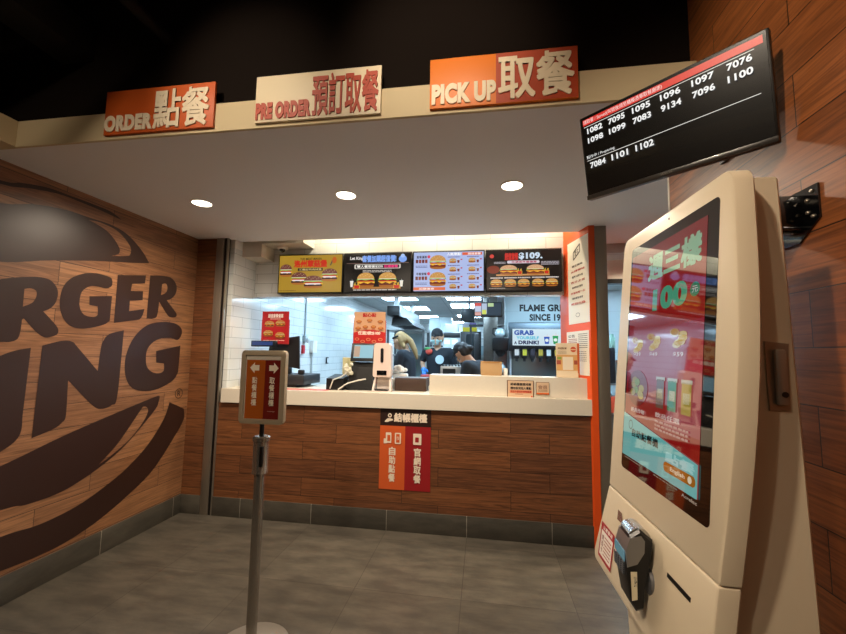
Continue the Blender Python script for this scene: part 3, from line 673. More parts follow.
# ================================================================== MENU SCREENS
ART = {}
def menu_frame(i, label, bg, bgs):
    x0 = -2.045+i*.690; w, h = .684, .398; z0 = 2.024; y = 3.62
    r = empty('menu_screen', (x0+w/2, y, z0), label, 'menu screen', 'menu screens over the counter')
    MB().box((x0, y, z0), (x0+w, y+.05, z0+h), .004).build('casing', M('#121110', .4), r)
    a = Art((x0+.012, y-.001, z0+.012), X, Z); a.em = .95; a.rect(0, 0, w-.024, h-.024, bg)
    return r, a, w-.024, h-.024
r, a, w, h = menu_frame(0, 'menu screen with a mustard yellow background and a row of dark burgers', '#a8842a', 1)
a.text('THE MEAT MANIA', w*.33, h*.87, w*.68, h*.93, '#2a1a0c', .02); a.text('洛州蕈菇堡', w*.24, h*.68, w*.76, h*.86, '#c42a1a', .08)
a.rect(w*.3, h*.57, w*.7, h*.65, '#241810'); a.text('三層起司肉排堡', w*.32, h*.585, w*.68, h*.638, '#d8c088', .02)
a.k += 1
for x, y_, ww in ((.11, .42, .2), (.33, .2, .26), (.56, .1, .3), (.82, .28, .25)): a.burger(w*x, h*y_, w*ww, h*.34, '#3a1c1c', '#6e3a34'); a.rect(w*(x-ww*.4), h*(y_+.1), w*(x+ww*.4), h*(y_+.13), '#e8e0e8')
a.poly([(w*.82, h*.7), (w*.84, h*.7), (w*.9, h*.92), (w*.87, h*.92)], '#5a4a44'); a.ell(w*.89, h*.84, w*.035, h*.09, '#c05a20'); a.lines(w*.03, h*.02, w*.3, h*.05, 1, '#5a4420')
a.build('display', r)
r, a, w, h = menu_frame(1, 'black menu screen with two large burgers and blue heading', '#0d0b0b', 1)
a.text('Let King', w*.08, h*.82, w*.28, h*.93, '#e8e4e0', .03); a.text('套餐加購超值價!', w*.27, h*.78, w*.78, h*.95, '#7fa6ee', .07)
a.ell(w*.88, h*.85, w*.06, h*.09, '#7fa6ee'); a.ell(w*.88, h*.93, w*.03, h*.05, '#a8c4f4'); a.rect(w*.03, h*.745, w*.97, h*.752, '#b08a80')
a.rrect(w*.15, h*.6, w*.85, h*.72, h*.03, '#d8d2c8'); a.rrect(w*.17, h*.615, w*.83, h*.705, h*.02, '#241a18')
a.text('雙人餐現省$220', w*.19, h*.625, w*.58, h*.695, '#f4f0e8', .04); a.text('任選套餐', w*.6, h*.625, w*.81, h*.695, '#ee3a7c', .06)
a.lines(w*.28, h*.5, w*.72, h*.57, 2, '#c8c0b8', .5, 2)
for x in (.33, .66): a.rect(w*(x-.2), h*.07, w*(x+.2), h*.12, '#b07840'); a.burger(w*x, h*.1, w*.27, h*.4, '#6a2a18', '#cf9a50')
for x in (.12, .87): a.cup(w*x, h*.12, w*.05, h*.18)
for x in (.2, .8): a.fries(w*x, h*.08, w*.1, h*.16)
a.lines(w*.15, h*.02, w*.8, h*.055, 1, '#e0d8d0', .6, 3); a.build('display', r)
r, a, w, h = menu_frame(2, 'pale blue menu screen with a grid of small menu items', '#aebde8', 1)
a.rect(0, h*.02, w*.46, h*.1, '#e0714a'); a.text('加購優惠', w*.08, h*.035, w*.3, h*.085, '#fbe8dc', .03)
for k, y_ in enumerate((.56, .12)):
    a.burger(w*.35, h*y_, w*.24, h*.36, '#7a2f1c', '#c99450'); a.text(('套餐優惠', '早餐套餐')[k], w*.04, h*(y_+.28), w*.19, h*(y_+.35), '#3a2a3a', .03)
    a.ell(w*.22, h*(y_+.32), w*.022, h*.04, '#e0405a')
    for q in range(4): a.rect(w*(.03+.045*q), h*(y_+.16), w*(.065+.045*q), h*(y_+.25), ('#6a2a20', '#8a3a2a')[q % 2])
    a.lines(w*.03, h*(y_+.03), w*.2, h*(y_+.1), 2, '#4a4a7a', .4, k)
a.text('人氣單點', w*.48, h*.9, w*.68, h*.97, '#f6f4f8', .04); a.rect(w*.7, h*.9, w*.98, h*.97, '#e0603a'); a.text('超值套餐', w*.78, h*.91, w*.96, h*.96, '#fdf0e8', .03)
for i in range(4):
    for j in range(2):
        x, y_ = w*(.55+.27*j), h*(.05+.21*i); a.burger(x+w*.02, y_, w*.1, h*.12, '#7a3a22', '#c89a5a'); a.cup(x+w*.1, y_, w*.035, h*.09, '#7a3028'); a.lines(x-w*.05, y_+h*.135, x+w*.12, y_+h*.165, 1, '#5a4a8a', .6, i+j); a.rect(x+w*.13, y_+h*.07, x+w*.155, y_+h*.1, '#c0304a')
a.build('display', r)
r, a, w, h = menu_frame(3, 'black menu screen showing the $109. price over burgers', '#1a1210', 1)
a.ell(w*.07, h*.86, w*.03, h*.05, '#d04a40'); a.text('超值套餐', w*.25, h*.76, w*.43, h*.93, '#c8302a', .08); a.text('$109.', w*.44, h*.76, w*.76, h*.94, '#cfe0f0', .05)
a.rrect(w*.28, h*.67, w*.72, h*.74, h*.03, '#d8cfd8'); a.text('任選兩件最優惠', w*.34, h*.68, w*.68, h*.73, '#b02a4a', .03)
a.ell(w*.09, h*.52, w*.09, h*.1, '#7a2a18'); a.lines(w*.1, h*.66, w*.26, h*.72, 2, '#b8b0b8', .5, 1); a.lines(w*.74, h*.62, w*.98, h*.72, 3, '#b8b0b8', .5, 2)
for x in (.3, .66): a.rect(w*(x-.17), h*.36, w*(x+.19), h*.4, '#c8905a'); a.burger(w*x, h*.38, w*.24, h*.25, '#7a2a1c', '#d0a078'); a.fries(w*(x+.15), h*.4, w*.07, h*.14)
for i, x in enumerate((.13, .32, .5, .69, .87)): a.burger(w*x, h*.08, w*.16, h*.19, '#6a2e1c', '#c8924e'); a.lines(w*(x-.08), h*.28, w*(x+.09), h*.32, 1, '#d8ccc8', .7, i)
a.lines(w*.03, h*.02, w*.25, h*.05, 1, '#a89c98', .5, 7); a.build('display', r)
tag(MB().box((-2.0, 3.671, 2.10), (.70, 3.679, 2.16)).build('screen_mounting_rail', steelD), 'metal rail behind the menu screens', 'rail')
# ================================================================== SECURITY CAMERA
q = pl(261, 240, 2, 2.54); e = empty('dome_camera', (-1.98, 3.56, 2.49), 'small white dome security camera on the ceiling left of the menu screens', 'security camera')
MB().lathe((-1.98, 3.56, 2.49), [(.055, 0), (.055, -.02), (.045, -.03)], 20).build('housing', white, e)
MB().ball((-1.98, 3.56, 2.458), .03).build('dome', blackG, e)
# ================================================================== POSTERS ON THE ORANGE PARTITION (flat sheets, facing into the opening)
def side_sheet(name, px0, px1, pt, pb, label, ptr=None):
    A_, B_ = V((.842, 3.24, 0)), V((.735, 3.66, 0)); d = (B_-A_).normalized(); n = V((-d.y, d.x, 0))
    def hit(px, py):
        c = pl(px, py, 1, 3.4)-CAM; return CAM+c*((A_-CAM).dot(n)/c.dot(n))
    a0, a1, z_ = hit(px0, pt), hit(px1, pt), hit(px0, pb).z; zt = a0.z; h0 = V((a0.x, a0.y, z_))+n*.003; h1 = V((a1.x, a1.y, z_))+n*.003
    r = empty(name, tuple((h0+h1)/2), label, 'poster'); MB().prism([h0, h1, h1+Z*(zt-z_), h0+Z*(zt-z_)], -n*.0028).build('sheet', M('#dcd6c8', .5), r)
    return r, Art(h1, -d, Z), (h1-h0).length, zt-z_
r, a, w, h = side_sheet('paper_poster', 588, 567.5, 233, 322, 'tall cream poster with slanted red and black print on the orange partition')
c = '#3a322c'; 
for (p0, p1) in (((.3, .86), (.62, .93)), ((.62, .93), (.62, .84)), ((.62, .84), (.3, .77)), ((.3, .77), (.3, .86))):
    a.k = 1; x0_, y0_, x1_, y1_ = w*p0[0], h*p0[1], w*p1[0], h*p1[1]; dx, dy = x1_-x0_, y1_-y0_; L_ = math.hypot(dx, dy); nx, ny = -dy/L_*.006, dx/L_*.006
    a.poly([(x0_-nx, y0_-ny), (x1_-nx, y1_-ny), (x1_+nx, y1_+ny), (x0_+nx, y0_+ny)], c)
a.text('堡王', w*.36, h*.81, w*.56, h*.88, c, .02)
for i, (cl, t) in enumerate(((c, '真正美味'), ('#b02a20', '火烤美味'), (c, '堅持火烤牛肉'), ('#b02a20', '百分之百'), (c, '新鮮現做的美味'), ('#b02a20', '好滋味每一天'), (c, '隨時都能享受'), ('#b02a20', '歡迎光臨'))):
    a.text(t, w*(.16 if i % 2 else .22), h*(.68-.065*i), w*(.84 if i % 2 else .74), h*(.705-.065*i), cl, .03)
a.ell(w*.48, h*.1, w*.1, h*.025, c); a.ell(w*.48, h*.1, w*.085, h*.02, '#dcd6c8'); a.build('print', r)
r, a, w, h = side_sheet('notice_sheet', 589, 567, 330, 376, 'white notice sheet in a clear sleeve below the tall poster')
a.text('公告', w*.08, h*.86, w*.4, h*.93, c, .03); a.lines(w*.08, h*.68, w*.5, h*.84, 4, '#8a3a30', .45, 3); a.lines(w*.55, h*.6, w*.95, h*.95, 8, '#6a645c', .4, 4); a.lines(w*.08, h*.3, w*.9, h*.55, 6, '#6a645c', .3, 5); a.build('print', r)
# ================================================================== THINGS ON THE LEDGE
def placard(px0, px1, pt, pb, Y0_, label, base='#d8b898', frame='#5a3a24'):
    p0 = pl(px0, pt, 1, Y0_); p1 = pl(px1, pb, 1, Y0_); w = p1.x-p0.x; h = p0.z-p1.z; z0 = p1.z
    r = empty('notice_card', ((p0.x+p1.x)/2, Y0_, z0), label, 'notice', 'notices stuck on the ledge front')
    MB().box((p0.x, Y0_, z0), (p1.x, Y0_+.006, p0.z), .001).build('card', M(frame, .5), r)
    a = Art((p0.x, Y0_, z0), X, Z); a.rect(w*.03, h*.03, w*.97, h*.97, base); return r, a, w, h
r, a, w, h = placard(507, 534, 380, 398.5, 3.3, 'cream notice card with two black lines and one red line of characters')
a.text('結帳櫃檯請排隊', w*.13, h*.7, w*.9, h*.85, '#1c1410', .05); a.text('請勿取用他人餐點', w*.13, h*.48, w*.9, h*.63, '#1c1410', .05); a.rect(w*.1, h*.28, w*.92, h*.44, '#e08a64'); a.text('本店不提供外帶塑膠袋', w*.13, h*.3, w*.9, h*.42, '#a8281c', .03)
a.lines(w*.3, h*.2, w*.6, h*.25, 1, '#a8281c', .6); a.ell(w*.92, h*.1, w*.03, h*.05, '#c8401c'); a.build('print', r)
r, a, w, h = placard(536, 549.5, 382, 395, 3.3, 'small square notice card with an orange foot, right of the larger card')
a.rect(w*.03, h*.03, w*.97, h*.15, '#d0601c'); a.text('會員', w*.15, h*.45, w*.85, h*.75, '#8a5a4a', .0); a.lines(w*.15, h*.22, w*.85, h*.42, 3, '#8a6a50', .4); a.build('print', r)
# order-code stand (its square code is left out)
p0, p1 = pl(556, 343, 1, 3.36), pl(578.5, 380, 1, 3.36); w = p1.x-p0.x; h = p0.z-1.269
r = empty('order_code_stand', ((p0.x+p1.x)/2, 3.36, 1.269), 'upright cream tabletop sign with orange bands at the right end of the ledge', 'sign')
MB().prism([(p0.x, 3.36, 1.269), (p1.x, 3.36, 1.269), (p1.x, 3.375, 1.269+h), (p0.x, 3.375, 1.269+h)], (0, .004, 0)).build('panel', M('#e4d2b4', .4), r)
MB().box((p0.x, 3.362, 1.269), (p1.x, 3.42, 1.273)).box((p1.x-.004, 3.362, 1.27), (p1.x+.012, 3.39, 1.269+h*1.0)).build('stand', M('#c8602a', .3), r)
a = Art((p0.x, 3.3595, 1.269), X, V((0, .015, h))); a.rect(w*.02, h*.2, w*.98, h*.66, '#d9a868'); a.rect(w*.3, h*.22, w*.78, h*.6, '#e8dcc6'); a.rect(w*.02, h*.38, w*.22, h*.5, '#a8503a'); a.rect(w*.05, h*.52, w*.25, h*.6, '#8aa04a'); a.rect(w*.82, h*.38, w*.97, h*.5, '#a8503a')
a.ell(w*.8, h*.82, w*.13, h*.08, '#c8502a'); a.rect(w*.68, h*.8, w*.92, h*.83, '#e8c8a0'); a.text('掃碼點餐', w*.08, h*.82, w*.5, h*.88, '#7a5a3a', .02); a.lines(w*.08, h*.68, w*.5, h*.78, 3, '#9a8a70', .3); a.build('print', r)
# paper bag standing on the ledge's kitchen side
p0, p1 = pl(480.5, 361, 1, 3.45), pl(502, 377, 1, 3.45)
r = empty('paper_bag', ((p0.x+p1.x)/2, 3.45, 1.269), 'brown paper takeaway bag standing on the ledge', 'bag')
b = MB(); x0, x1, z0, z1 = p0.x, p1.x, 1.269, p0.z; b.rings([[V((x0+.004, 3.41, z0)), V((x1-.004, 3.41, z0)), V((x1-.004, 3.49, z0)), V((x0+.004, 3.49, z0))], [V((x0, 3.42, z0+.07)), V((x1, 3.415, z0+.07)), V((x1, 3.485, z0+.07)), V((x0, 3.48, z0+.07))], [V((x0+.002, 3.443, z1)), V((x1-.002, 3.447, z1-.004)), V((x1-.002, 3.457, z1-.004)), V((x0+.002, 3.455, z1))]])
b.build('bag_body', M('#a5845a', .8, bump=.4, nscale=40), r); MB().box((x0+.02, 3.434, z1-.012), (x1-.02, 3.44, z1-.004)).build('folded_rim', M('#a97a44', .8), r)
tag(MB().lathe((x1+.03, 3.44, 1.269), [(.016, 0), (.02, .06), (.021, .061)], 14).build('paper_cup', white), 'small white paper cup right of the paper bag', 'cup')
# ================================================================== LEFT PART OF THE COUNTER
def poster_stand(px0, px1, pt, pb, Y_, label, base):
    p0, p1 = pl(px0, pt, 1, Y_), pl(px1, pb, 1, Y_); w, h = p1.x-p0.x, p0.z-p1.z
    r = empty('poster_stand', ((p0.x+p1.x)/2, Y_, p1.z-.02), label, 'poster', 'red poster stands on the tills')
    MB().box((p0.x-.006, Y_, p1.z-.012), (p1.x+.006, Y_+.008, p0.z-.08), .001).build('clear_holder', M('#b84040', .1, coat=1), r)
    MB().box((p0.x, Y_-.003, p1.z), (p1.x, Y_-.0005, p0.z)).build('sheet', M(base, .4), r)
    return r, Art((p0.x, Y_-.003, p1.z), X, Z), w, h
r, a, w, h = poster_stand(263, 288, 311.5, 343, 3.6, 'red burger poster standing on the left till', '#b81c26')
a.text('超值套餐優惠', w*.22, h*.8, w*.78, h*.92, '#f4e8e0', .05); a.lines(w*.3, h*.74, w*.7, h*.78, 1, '#f0d0c8', .6)
for x, y_ in ((.28, .5), (.7, .52), (.27, .2), (.72, .14)): a.burger(w*x, h*y_, w*.36, h*.2, '#5a2414', '#c08a48')
a.lines(w*.1, h*.05, w*.9, h*.1, 1, '#f0d0c8', .4, 2); a.build('print', r)
r, a, w, h = poster_stand(354.5, 385, 312, 345, 3.52, 'peach and red poster with small snacks standing on the middle till', '#e2b08a')
a.poly([(0, 0), (w, 0), (w, h*.37)]+[(w*(1-t/8), h*(.37+.09*math.sin(math.pi*t/8))) for t in range(1, 9)], '#c81e1a')
a.text('點心點', w*.28, h*.85, w*.7, h*.96, '#c01c14', .07); a.text('任選3款$100', w*.14, h*.3, w*.84, h*.41, '#f6e6da', .06)
for i, (x, y_) in enumerate(((.16, .7), (.5, .74), (.84, .7), (.14, .5), (.37, .54), (.63, .54), (.86, .5))):
    a.ell(w*x, h*y_, w*.09, h*.045, '#b8602c'); a.ell(w*x, h*(y_+.02), w*.06, h*.035, '#d89048'); a.rect(w*(x-.06), h*(y_-.07), w*(x+.06), h*(y_-.055), '#8a4a2a')
for x, y_ in ((.12, .17), (.3, .1), (.48, .16), (.66, .1), (.86, .16)): a.ell(w*x, h*y_, w*.07, h*.045, '#e89a70'); a.ell(w*x, h*y_, w*.05, h*.03, '#c83a28')
a.build('print', r)
# left till: black monitor seen from behind, customer display, cash drawer
r = empty('till', (-1.95, 3.62, 1.107), 'black till with tilted monitor at the left end of the counter', 'till', 'tills on the counter')
p0, p1 = pl(283, 337, 1, 3.6), pl(302.5, 369, 1, 3.6)
MB().rings([[V(p) for p in ((-2.14, 3.66, 1.33), (-1.755, 3.58, 1.28), (-1.755, 3.60, 1.28), (-2.14, 3.68, 1.33))], [V(p) for p in ((-2.14, 3.70, 1.56), (-1.79, 3.62, 1.60), (-1.79, 3.64, 1.60), (-2.14, 3.72, 1.56))]]).build('monitor', M('#131315', .4), r)
MB().cyl((-1.95, 3.68, 1.22), (-1.95, 3.68, 1.36), .03).box((-2.06, 3.6, 1.205), (-1.84, 3.78, 1.225), .004).build('monitor_foot', darkP, r)
MB().box((-2.42+.13, 3.5, 1.135), (-1.665, 3.88, 1.225), .006).build('cash_drawer', M('#23282e', .45), r)
MB().box((-2.2, 3.53, 1.107), (-1.75, 3.85, 1.135)).build('drawer_foot', darkP, r)
c_ = MB().box((-2.27, 3.57, 1.49), (-2.0, 3.6, 1.55), .006).build('customer_display', M('#1e242c', .3), r); MB().box((-2.255, 3.567, 1.505), (-2.04, 3.57, 1.54)).build('lit_strip', glow('#3a5aa0', .5), c_)
MB().box((-1.95, 3.62, 1.225), (-1.87, 3.68, 1.3), .02).build('scanner', darkP, r); MB().box((-1.78, 3.6, 1.225), (-1.72, 3.64, 1.27), .01).build('card_reader', darkP, r)
# middle till
r = empty('till', (-1.1, 3.6, 1.107), 'black till with lit customer screen beneath the peach poster', 'till', 'tills on the counter')
mxs = Matrix.Translation(pl(350, 361, 1, 3.44)) @ Matrix.Rotation(math.radians(-14), 4, 'X')
mo = MB().box((0, 0, 0), (.235, .02, .17), .006, mx=mxs).build('customer_screen', M('#24262a', .4), r)
MB().box((.028, -.002, .03), (.21, 0, .15), 0, mx=mxs).build('lit_picture', glow('#8fc4d4', .9), mo); MB().box((.03, -.003, .04), (.085, -.002, .14), 0, mx=mxs).build('picture_strip', glow('#c8a890', .8), mo)
MB().rings([[V(p) for p in ((-1.23, 3.45, 1.11), (-.98, 3.45, 1.11), (-.98, 3.75, 1.11), (-1.23, 3.75, 1.11))], [V(p) for p in ((-1.19, 3.5, 1.36), (-.99, 3.5, 1.36), (-.99, 3.66, 1.36), (-1.19, 3.66, 1.36))]]).build('till_body', M('#151517', .4), r)
MB().box((-1.40, 3.47, 1.108), (-.96, 3.82, 1.2), .006).build('cash_drawer', M('#111113', .4), r)
MB().prism([(-1.40, 3.4, 1.108), (-1.40, 3.4, 1.21), (-1.40, 3.6, 1.24), (-1.40, 3.6, 1.108)], (.16, 0, 0)).build('receipt_printer', M('#19191b', .35), r)
MB().tube([(-1.36, 3.39, 1.12), (-1.33, 3.385, 1.2), (-1.25, 3.385, 1.23), (-1.2, 3.39, 1.27)], .006).tube([(-1.28, 3.38, 1.115), (-1.2, 3.39, 1.17), (-1.1, 3.4, 1.2), (-1.04, 3.43, 1.21)], .006).build('white_cable', M('#d8d4cc', .5), r)
tag(MB().box((-1.235, 3.5, 1.245), (-1.17, 3.53, 1.40), .004).box((-1.29, 3.5, 1.245), (-1.235, 3.53, 1.4), .004).build('cup_carton', M('#b8b48a', .6)), 'olive carton box behind the crumpled paper bundle on the middle till', 'carton')
bn = MB(); 
for k in range(16): bn.ball((-1.235+.06*random.random(), 3.42+.03*random.random(), 1.235+.12*random.random()), (.01+.02*random.random(), .012+.015*random.random(), .01+.02*random.random()), mx=Matrix.Rotation(random.random()*3, 4, 'Y'), n=8)
tag(bn.build('paper_bundle', M('#cfcbb8', .7)), 'crumpled bundle of paper and tags hanging on the middle till', 'paper bundle')
tag(MB().box((-2.0, 3.30, 1.1075), (-1.36, 3.42, 1.109)).build('counter_leaflet', M('#c86a60', .5)), 'red and white leaflet lying flat on the counter left of the middle till', 'leaflet')
# sanitiser dispenser
p = pl(374.5, 343, 1, 3.42); q = pl(391, 394, 1, 3.42); x0, x1 = p.x, q.x; xc = (x0+x1)/2
r = empty('sanitiser_dispenser', (xc, 3.42, 1.108), 'white automatic hand sanitiser dispenser standing on the counter', 'dispenser')
zt = p.z
MB().rings([[V((xc+s*(x1-x0)/2*k, yy, z)) for s, yy in ((-1, 3.39), (1, 3.39), (1, 3.47), (-1, 3.47))] for k, z in ((.92, 1.235), (1, 1.25), (1, 1.31), (.96, 1.36), (.92, zt-.02), (.7, zt))]).build('housing', M('#e4cfc4', .3), r)
MB().rings([[V((xc+(.014)*math.cos(t*math.pi/8), 3.389, 1.425+.014*math.sin(t*math.pi/8)+(.05 if math.sin(t*math.pi/8) > 0 else -.05))) for t in range(16)], [V((xc+(.014)*math.cos(t*math.pi/8), 3.3855, 1.425+.014*math.sin(t*math.pi/8)+(.05 if math.sin(t*math.pi/8) > 0 else -.05))) for t in range(16)]]).build('level_window', black, r)
MB().box((xc-.045, 3.384, 1.25), (xc+.045, 3.392, 1.292), .006).build('sensor_window', blackG, r)
st = MB()
for s in (-1, 1): st.rings([[V((xc+s*.066+dx, 3.45+dy, 1.24)) for dx, dy in ((-.008, -.02), (.008, -.02), (.008, .02), (-.008, .02))], [V((xc+s*.08+dx, 3.42+dy, 1.112)) for dx, dy in ((-.008, -.03), (.008, -.03), (.008, .03), (-.008, .03))]])
st.box((xc-.085, 3.38, 1.108), (xc+.085, 3.48, 1.114), .002).box((xc-.06, 3.46, 1.12), (xc+.06, 3.468, 1.24)).build('stand', M('#ddd0c8', .35), r)
MB().box((xc-.06, 3.385, 1.114), (xc+.06, 3.45, 1.126), .003).build('drip_tray', black, r)
# brown box left of the ledge
tag(MB().box((-.79, 3.5, 1.109), (-.5, 3.72, 1.226), .006).build('napkin_box', M('#3d2a22', .5)), 'dark brown box on the counter between dispenser and ledge', 'box')
wc = MB(); wc.lathe((-.845, 3.62, 1.108), [(.03, 0), (.04, .1), (.042, .102)], 14); tag(wc.build('paper_cup', white), 'white paper cup left of the dark brown box', 'cup')
wb = MB()
for k in range(9): wb.ball((-.84+.1*random.random(), 3.74+.04*random.random(), 1.26+.06*random.random()), (.03, .03, .022), n=8)
wb.box((-.86, 3.725, 1.109), (-.72, 3.80, 1.25), .01); tag(wb.build('napkin_stack', white), 'heap of white napkins behind the dark brown box', 'napkins')
tag(MB().ball((-.475, 3.6, 1.135), (.022, .02, .025)).ball((-.47, 3.62, 1.17), (.015, .02, .02)).build('crumpled_tissue', white), 'crumpled white tissue between brown box and ledge', 'tissue')
# ================================================================== KITCHEN WALL FITTINGS, LEFT
xw = -2.33
tag(MB().cyl((xw+.015, 4.85, 1.66), (xw+.015, 4.85, 2.41), .012, n=10).build('wall_conduit', M('#b8c0c2', .4)), 'thin grey conduit running up the white tiled wall', 'pipe')
r = empty('alarm_bell', (xw+.03, 4.85, 1.56), 'round grey alarm fixture at the foot of the conduit', 'alarm'); MB().box((xw, 4.80, 1.57), (xw+.05, 4.9, 1.66), .01).build('back_box', M('#aab4b8', .4), r); MB().lathe((xw+.05, 4.85, 1.6), [(.04, 0), (.04, .02), (.02, .035)], 16, (1, 0, 0)).build('bell', M('#c8d0d2', .3), r)
tag(MB().box((xw, 4.78, 1.42), (xw+.03, 4.84, 1.53), .005).build('fire_call_point', M('#c02a35', .4)), 'small red box on the tiled wall under the alarm fixture', 'alarm box')
r = empty('switch_box', (xw+.03, 5.08, 1.43), 'white switch box on the tiled wall with a conduit below it', 'switch'); MB().box((xw, 5.02, 1.43), (xw+.06, 5.15, 1.6), .008).build('box', white, r); MB().cyl((xw+.02, 5.08, .95), (xw+.02, 5.08, 1.43), .012, n=10).build('conduit', M('#b8c0c2', .4), r)
tag(MB().tube([(xw+.005, 5.62, 1.36), (xw+.03, 5.62, 1.36), (xw+.03, 5.56, 1.36), (xw+.03, 5.56, 1.28), (xw+.03, 5.62, 1.28), (xw+.005, 5.62, 1.28)], .009).build('wall_hook', darkP), 'small dark hook on the tiled wall right of the switch box', 'hook')
tag(MB().box((xw+.002, 4.25, .86), (xw+.5, 6.3, .9), .004).box((xw+.02, 4.3, 0), (xw+.06, 4.34, .86)).box((xw+.44, 4.3, 0), (xw+.48, 4.34, .86)).box((xw+.02, 6.2, 0), (xw+.06, 6.24, .86)).box((xw+.44, 6.2, 0), (xw+.48, 6.24, .86)).build('prep_table', steel), 'stainless worktable along the left tiled wall', 'table')
# ================================================================== KITCHEN CEILING PANEL LIGHTS
cool = (.80, .93, 1.0)
def panel(x0, x1, y0, y1, label, s=27):
    r = empty('panel_light', ((x0+x1)/2, (y0+y1)/2, 2.41), label, 'ceiling light', 'square ceiling panel lights of the kitchen')
    MB().box((x0-.015, y0-.015, 2.403), (x1+.015, y1+.015, 2.4095)).build('frame', white, r); MB().box((x0, y0, 2.398), (x1, y1, 2.403)).build('diffuser', glow('#bfe4ff', s), r)
P0 = [(-1.74, -1.16, 6.3, 6.9, 'lit ceiling panel nearest the left kitchen wall'), (-.62, -.04, 6.3, 6.9, 'lit ceiling panel in the front row, right one'), (-1.74, -1.16, 7.9, 8.5, 'lit ceiling panel in the second row, left one'),
      (-.62, -.04, 7.5, 8.1, 'lit ceiling panel in the second row, right one'), (-1.74, -1.16, 9.9, 10.5, 'lit ceiling panel in the third row, left one'), (-.62, -.04, 9.6, 10.2, 'lit ceiling panel in the third row, right one'), (-1.15, -.57, 11.6, 12.2, 'lit ceiling panel farthest back'),
      (-1.74, -1.16, 4.6, 5.2, 'lit ceiling panel hidden above the menu screens, left'), (-.62, -.04, 4.6, 5.2, 'lit ceiling panel hidden above the menu screens, middle'), (.6, 1.2, 4.6, 5.2, 'lit ceiling panel over the drinks machine'), (2.0, 2.6, 4.6, 5.2, 'lit ceiling panel behind the side passage')]
for p in P0: panel(*p)
# recessed lamps above the menu screens
for i, x in enumerate((-1.3, -.45, .4)):
    downlight(x, 3.56, 2.95, .05, 'recessed lamp above the menu screens, ' + ('left', 'middle', 'right')[i] + ' one', 10, 'recessed lamps over the menu screens')
    spot((x, 3.56, 2.93), (x, 3.56, 0), 30, 150, .5, (1, .86, .62))
# ================================================================== KITCHEN EQUIPMENT
sk = M('#a9adae', .32, .9); skd = M('#6c7072', .35, .8)
def at(px, py, Yy): return pl(px, py, 1, Yy)
# extraction hood
r = empty('extraction_hood', (-1.45, 7.0, 2.0), 'black and steel extraction hood hanging under the kitchen ceiling at left', 'hood')
MB().box((-1.50, 6.0, 2.04), (-1.305, 7.9, 2.19), .004).build('duct_box', M('#1c1e20', .4), r); MB().box((-1.303, 6.02, 2.03), (-1.28, 7.9, 2.2)).box((-1.44, 6.2, 2.2), (-1.36, 6.3, 2.4085)).box((-1.44, 7.6, 2.2), (-1.36, 7.7, 2.4085)).build('steel_side', sk, r)
MB().prism([(-1.5, 6.3, 1.9), (-1.12, 6.3, 1.9), (-1.25, 6.3, 2.03), (-1.48, 6.3, 2.03)], (0, 1.6, 0)).build('canopy', M('#26292b', .4), r)
# tall rack behind the first worker
r = empty('steel_rack', (-1.35, 7.0, 0), 'tall stainless holding rack behind the blond worker', 'rack')
fr = MB()
for x in (-1.65, -1.02):
    for y in (6.7, 7.3): fr.box((x-.02, y-.02, 0), (x+.02, y+.02, 1.85))
fr.build('frame', skd, r)
for z in (.5, .95, 1.4, 1.83): MB().box((-1.67, 6.68, z), (-1.0, 7.32, z+.025)).build('shelf', sk, r)
MB().box((-1.6, 7.22, .98), (-1.08, 7.28, 1.82)).build('back_panel', M('#8fa4a8', .3, .6), r)
r = empty('trolley_rack', (-.93, 7.6, 0), 'narrow wire trolley stacked with white trays', 'rack')
tr = MB()
for x in (-1.0, -.84):
    for y in (7.4, 7.8): tr.cyl((x, y, 0), (x, y, 1.9), .012, n=8)
tr.build('frame', sk, r)
for k in range(12): MB().box((-.99, 7.41, .35+.12*k), (-.85, 7.79, .375+.12*k), .004).build('tray', white, r)
r = empty('wall_cupboard', (-.86, 9.2, 1.75), 'white wall cupboard at the back of the kitchen', 'cupboard')
MB().box((-1.25, 9.1, 1.72), (-.72, 9.5, 2.3), .004).build('carcass', M('#c4d4d6', .4), r)
for x in (-1.245, -.98): MB().box((x, 9.085, 1.73), (x+.255, 9.1, 2.29), .003).build('door', M('#d0dfe0', .4), r)
MB().box((-1.35, 9.15, 1.6), (-.7, 9.45, 1.64)).build('under_shelf', black, r)
r = empty('back_shelving', (-.9, 12.2, 0), 'steel shelving with boxes against the far kitchen wall', 'shelving')
sh = MB()
for x in (-1.6, .2):
    for y in (12.05, 12.4): sh.box((x-.02, y-.02, 0), (x+.02, y+.02, 2.0))
sh.build('frame', skd, r)
for z in (.4, .9, 1.4, 1.9): MB().box((-1.6, 12.03, z), (.2, 12.42, z+.03)).build('shelf', sk, r)
i = 0
for z in (.43, .93, 1.43):
    x = -1.5
    while x < 0: 
        w_ = .2+.15*random.random(); i += 1
        tag(MB().box((x, 12.08, z), (x+w_, 12.38, z+.2+.1*random.random()), .004).build('storage_box', M(random.choice(['#b08a5a', '#c8ccc8', '#8aa0a8', '#7a3a30']), .6)), 'storage box on the far steel shelving at the back of the kitchen', 'box', 'boxes on the far shelving'); x += w_+.04
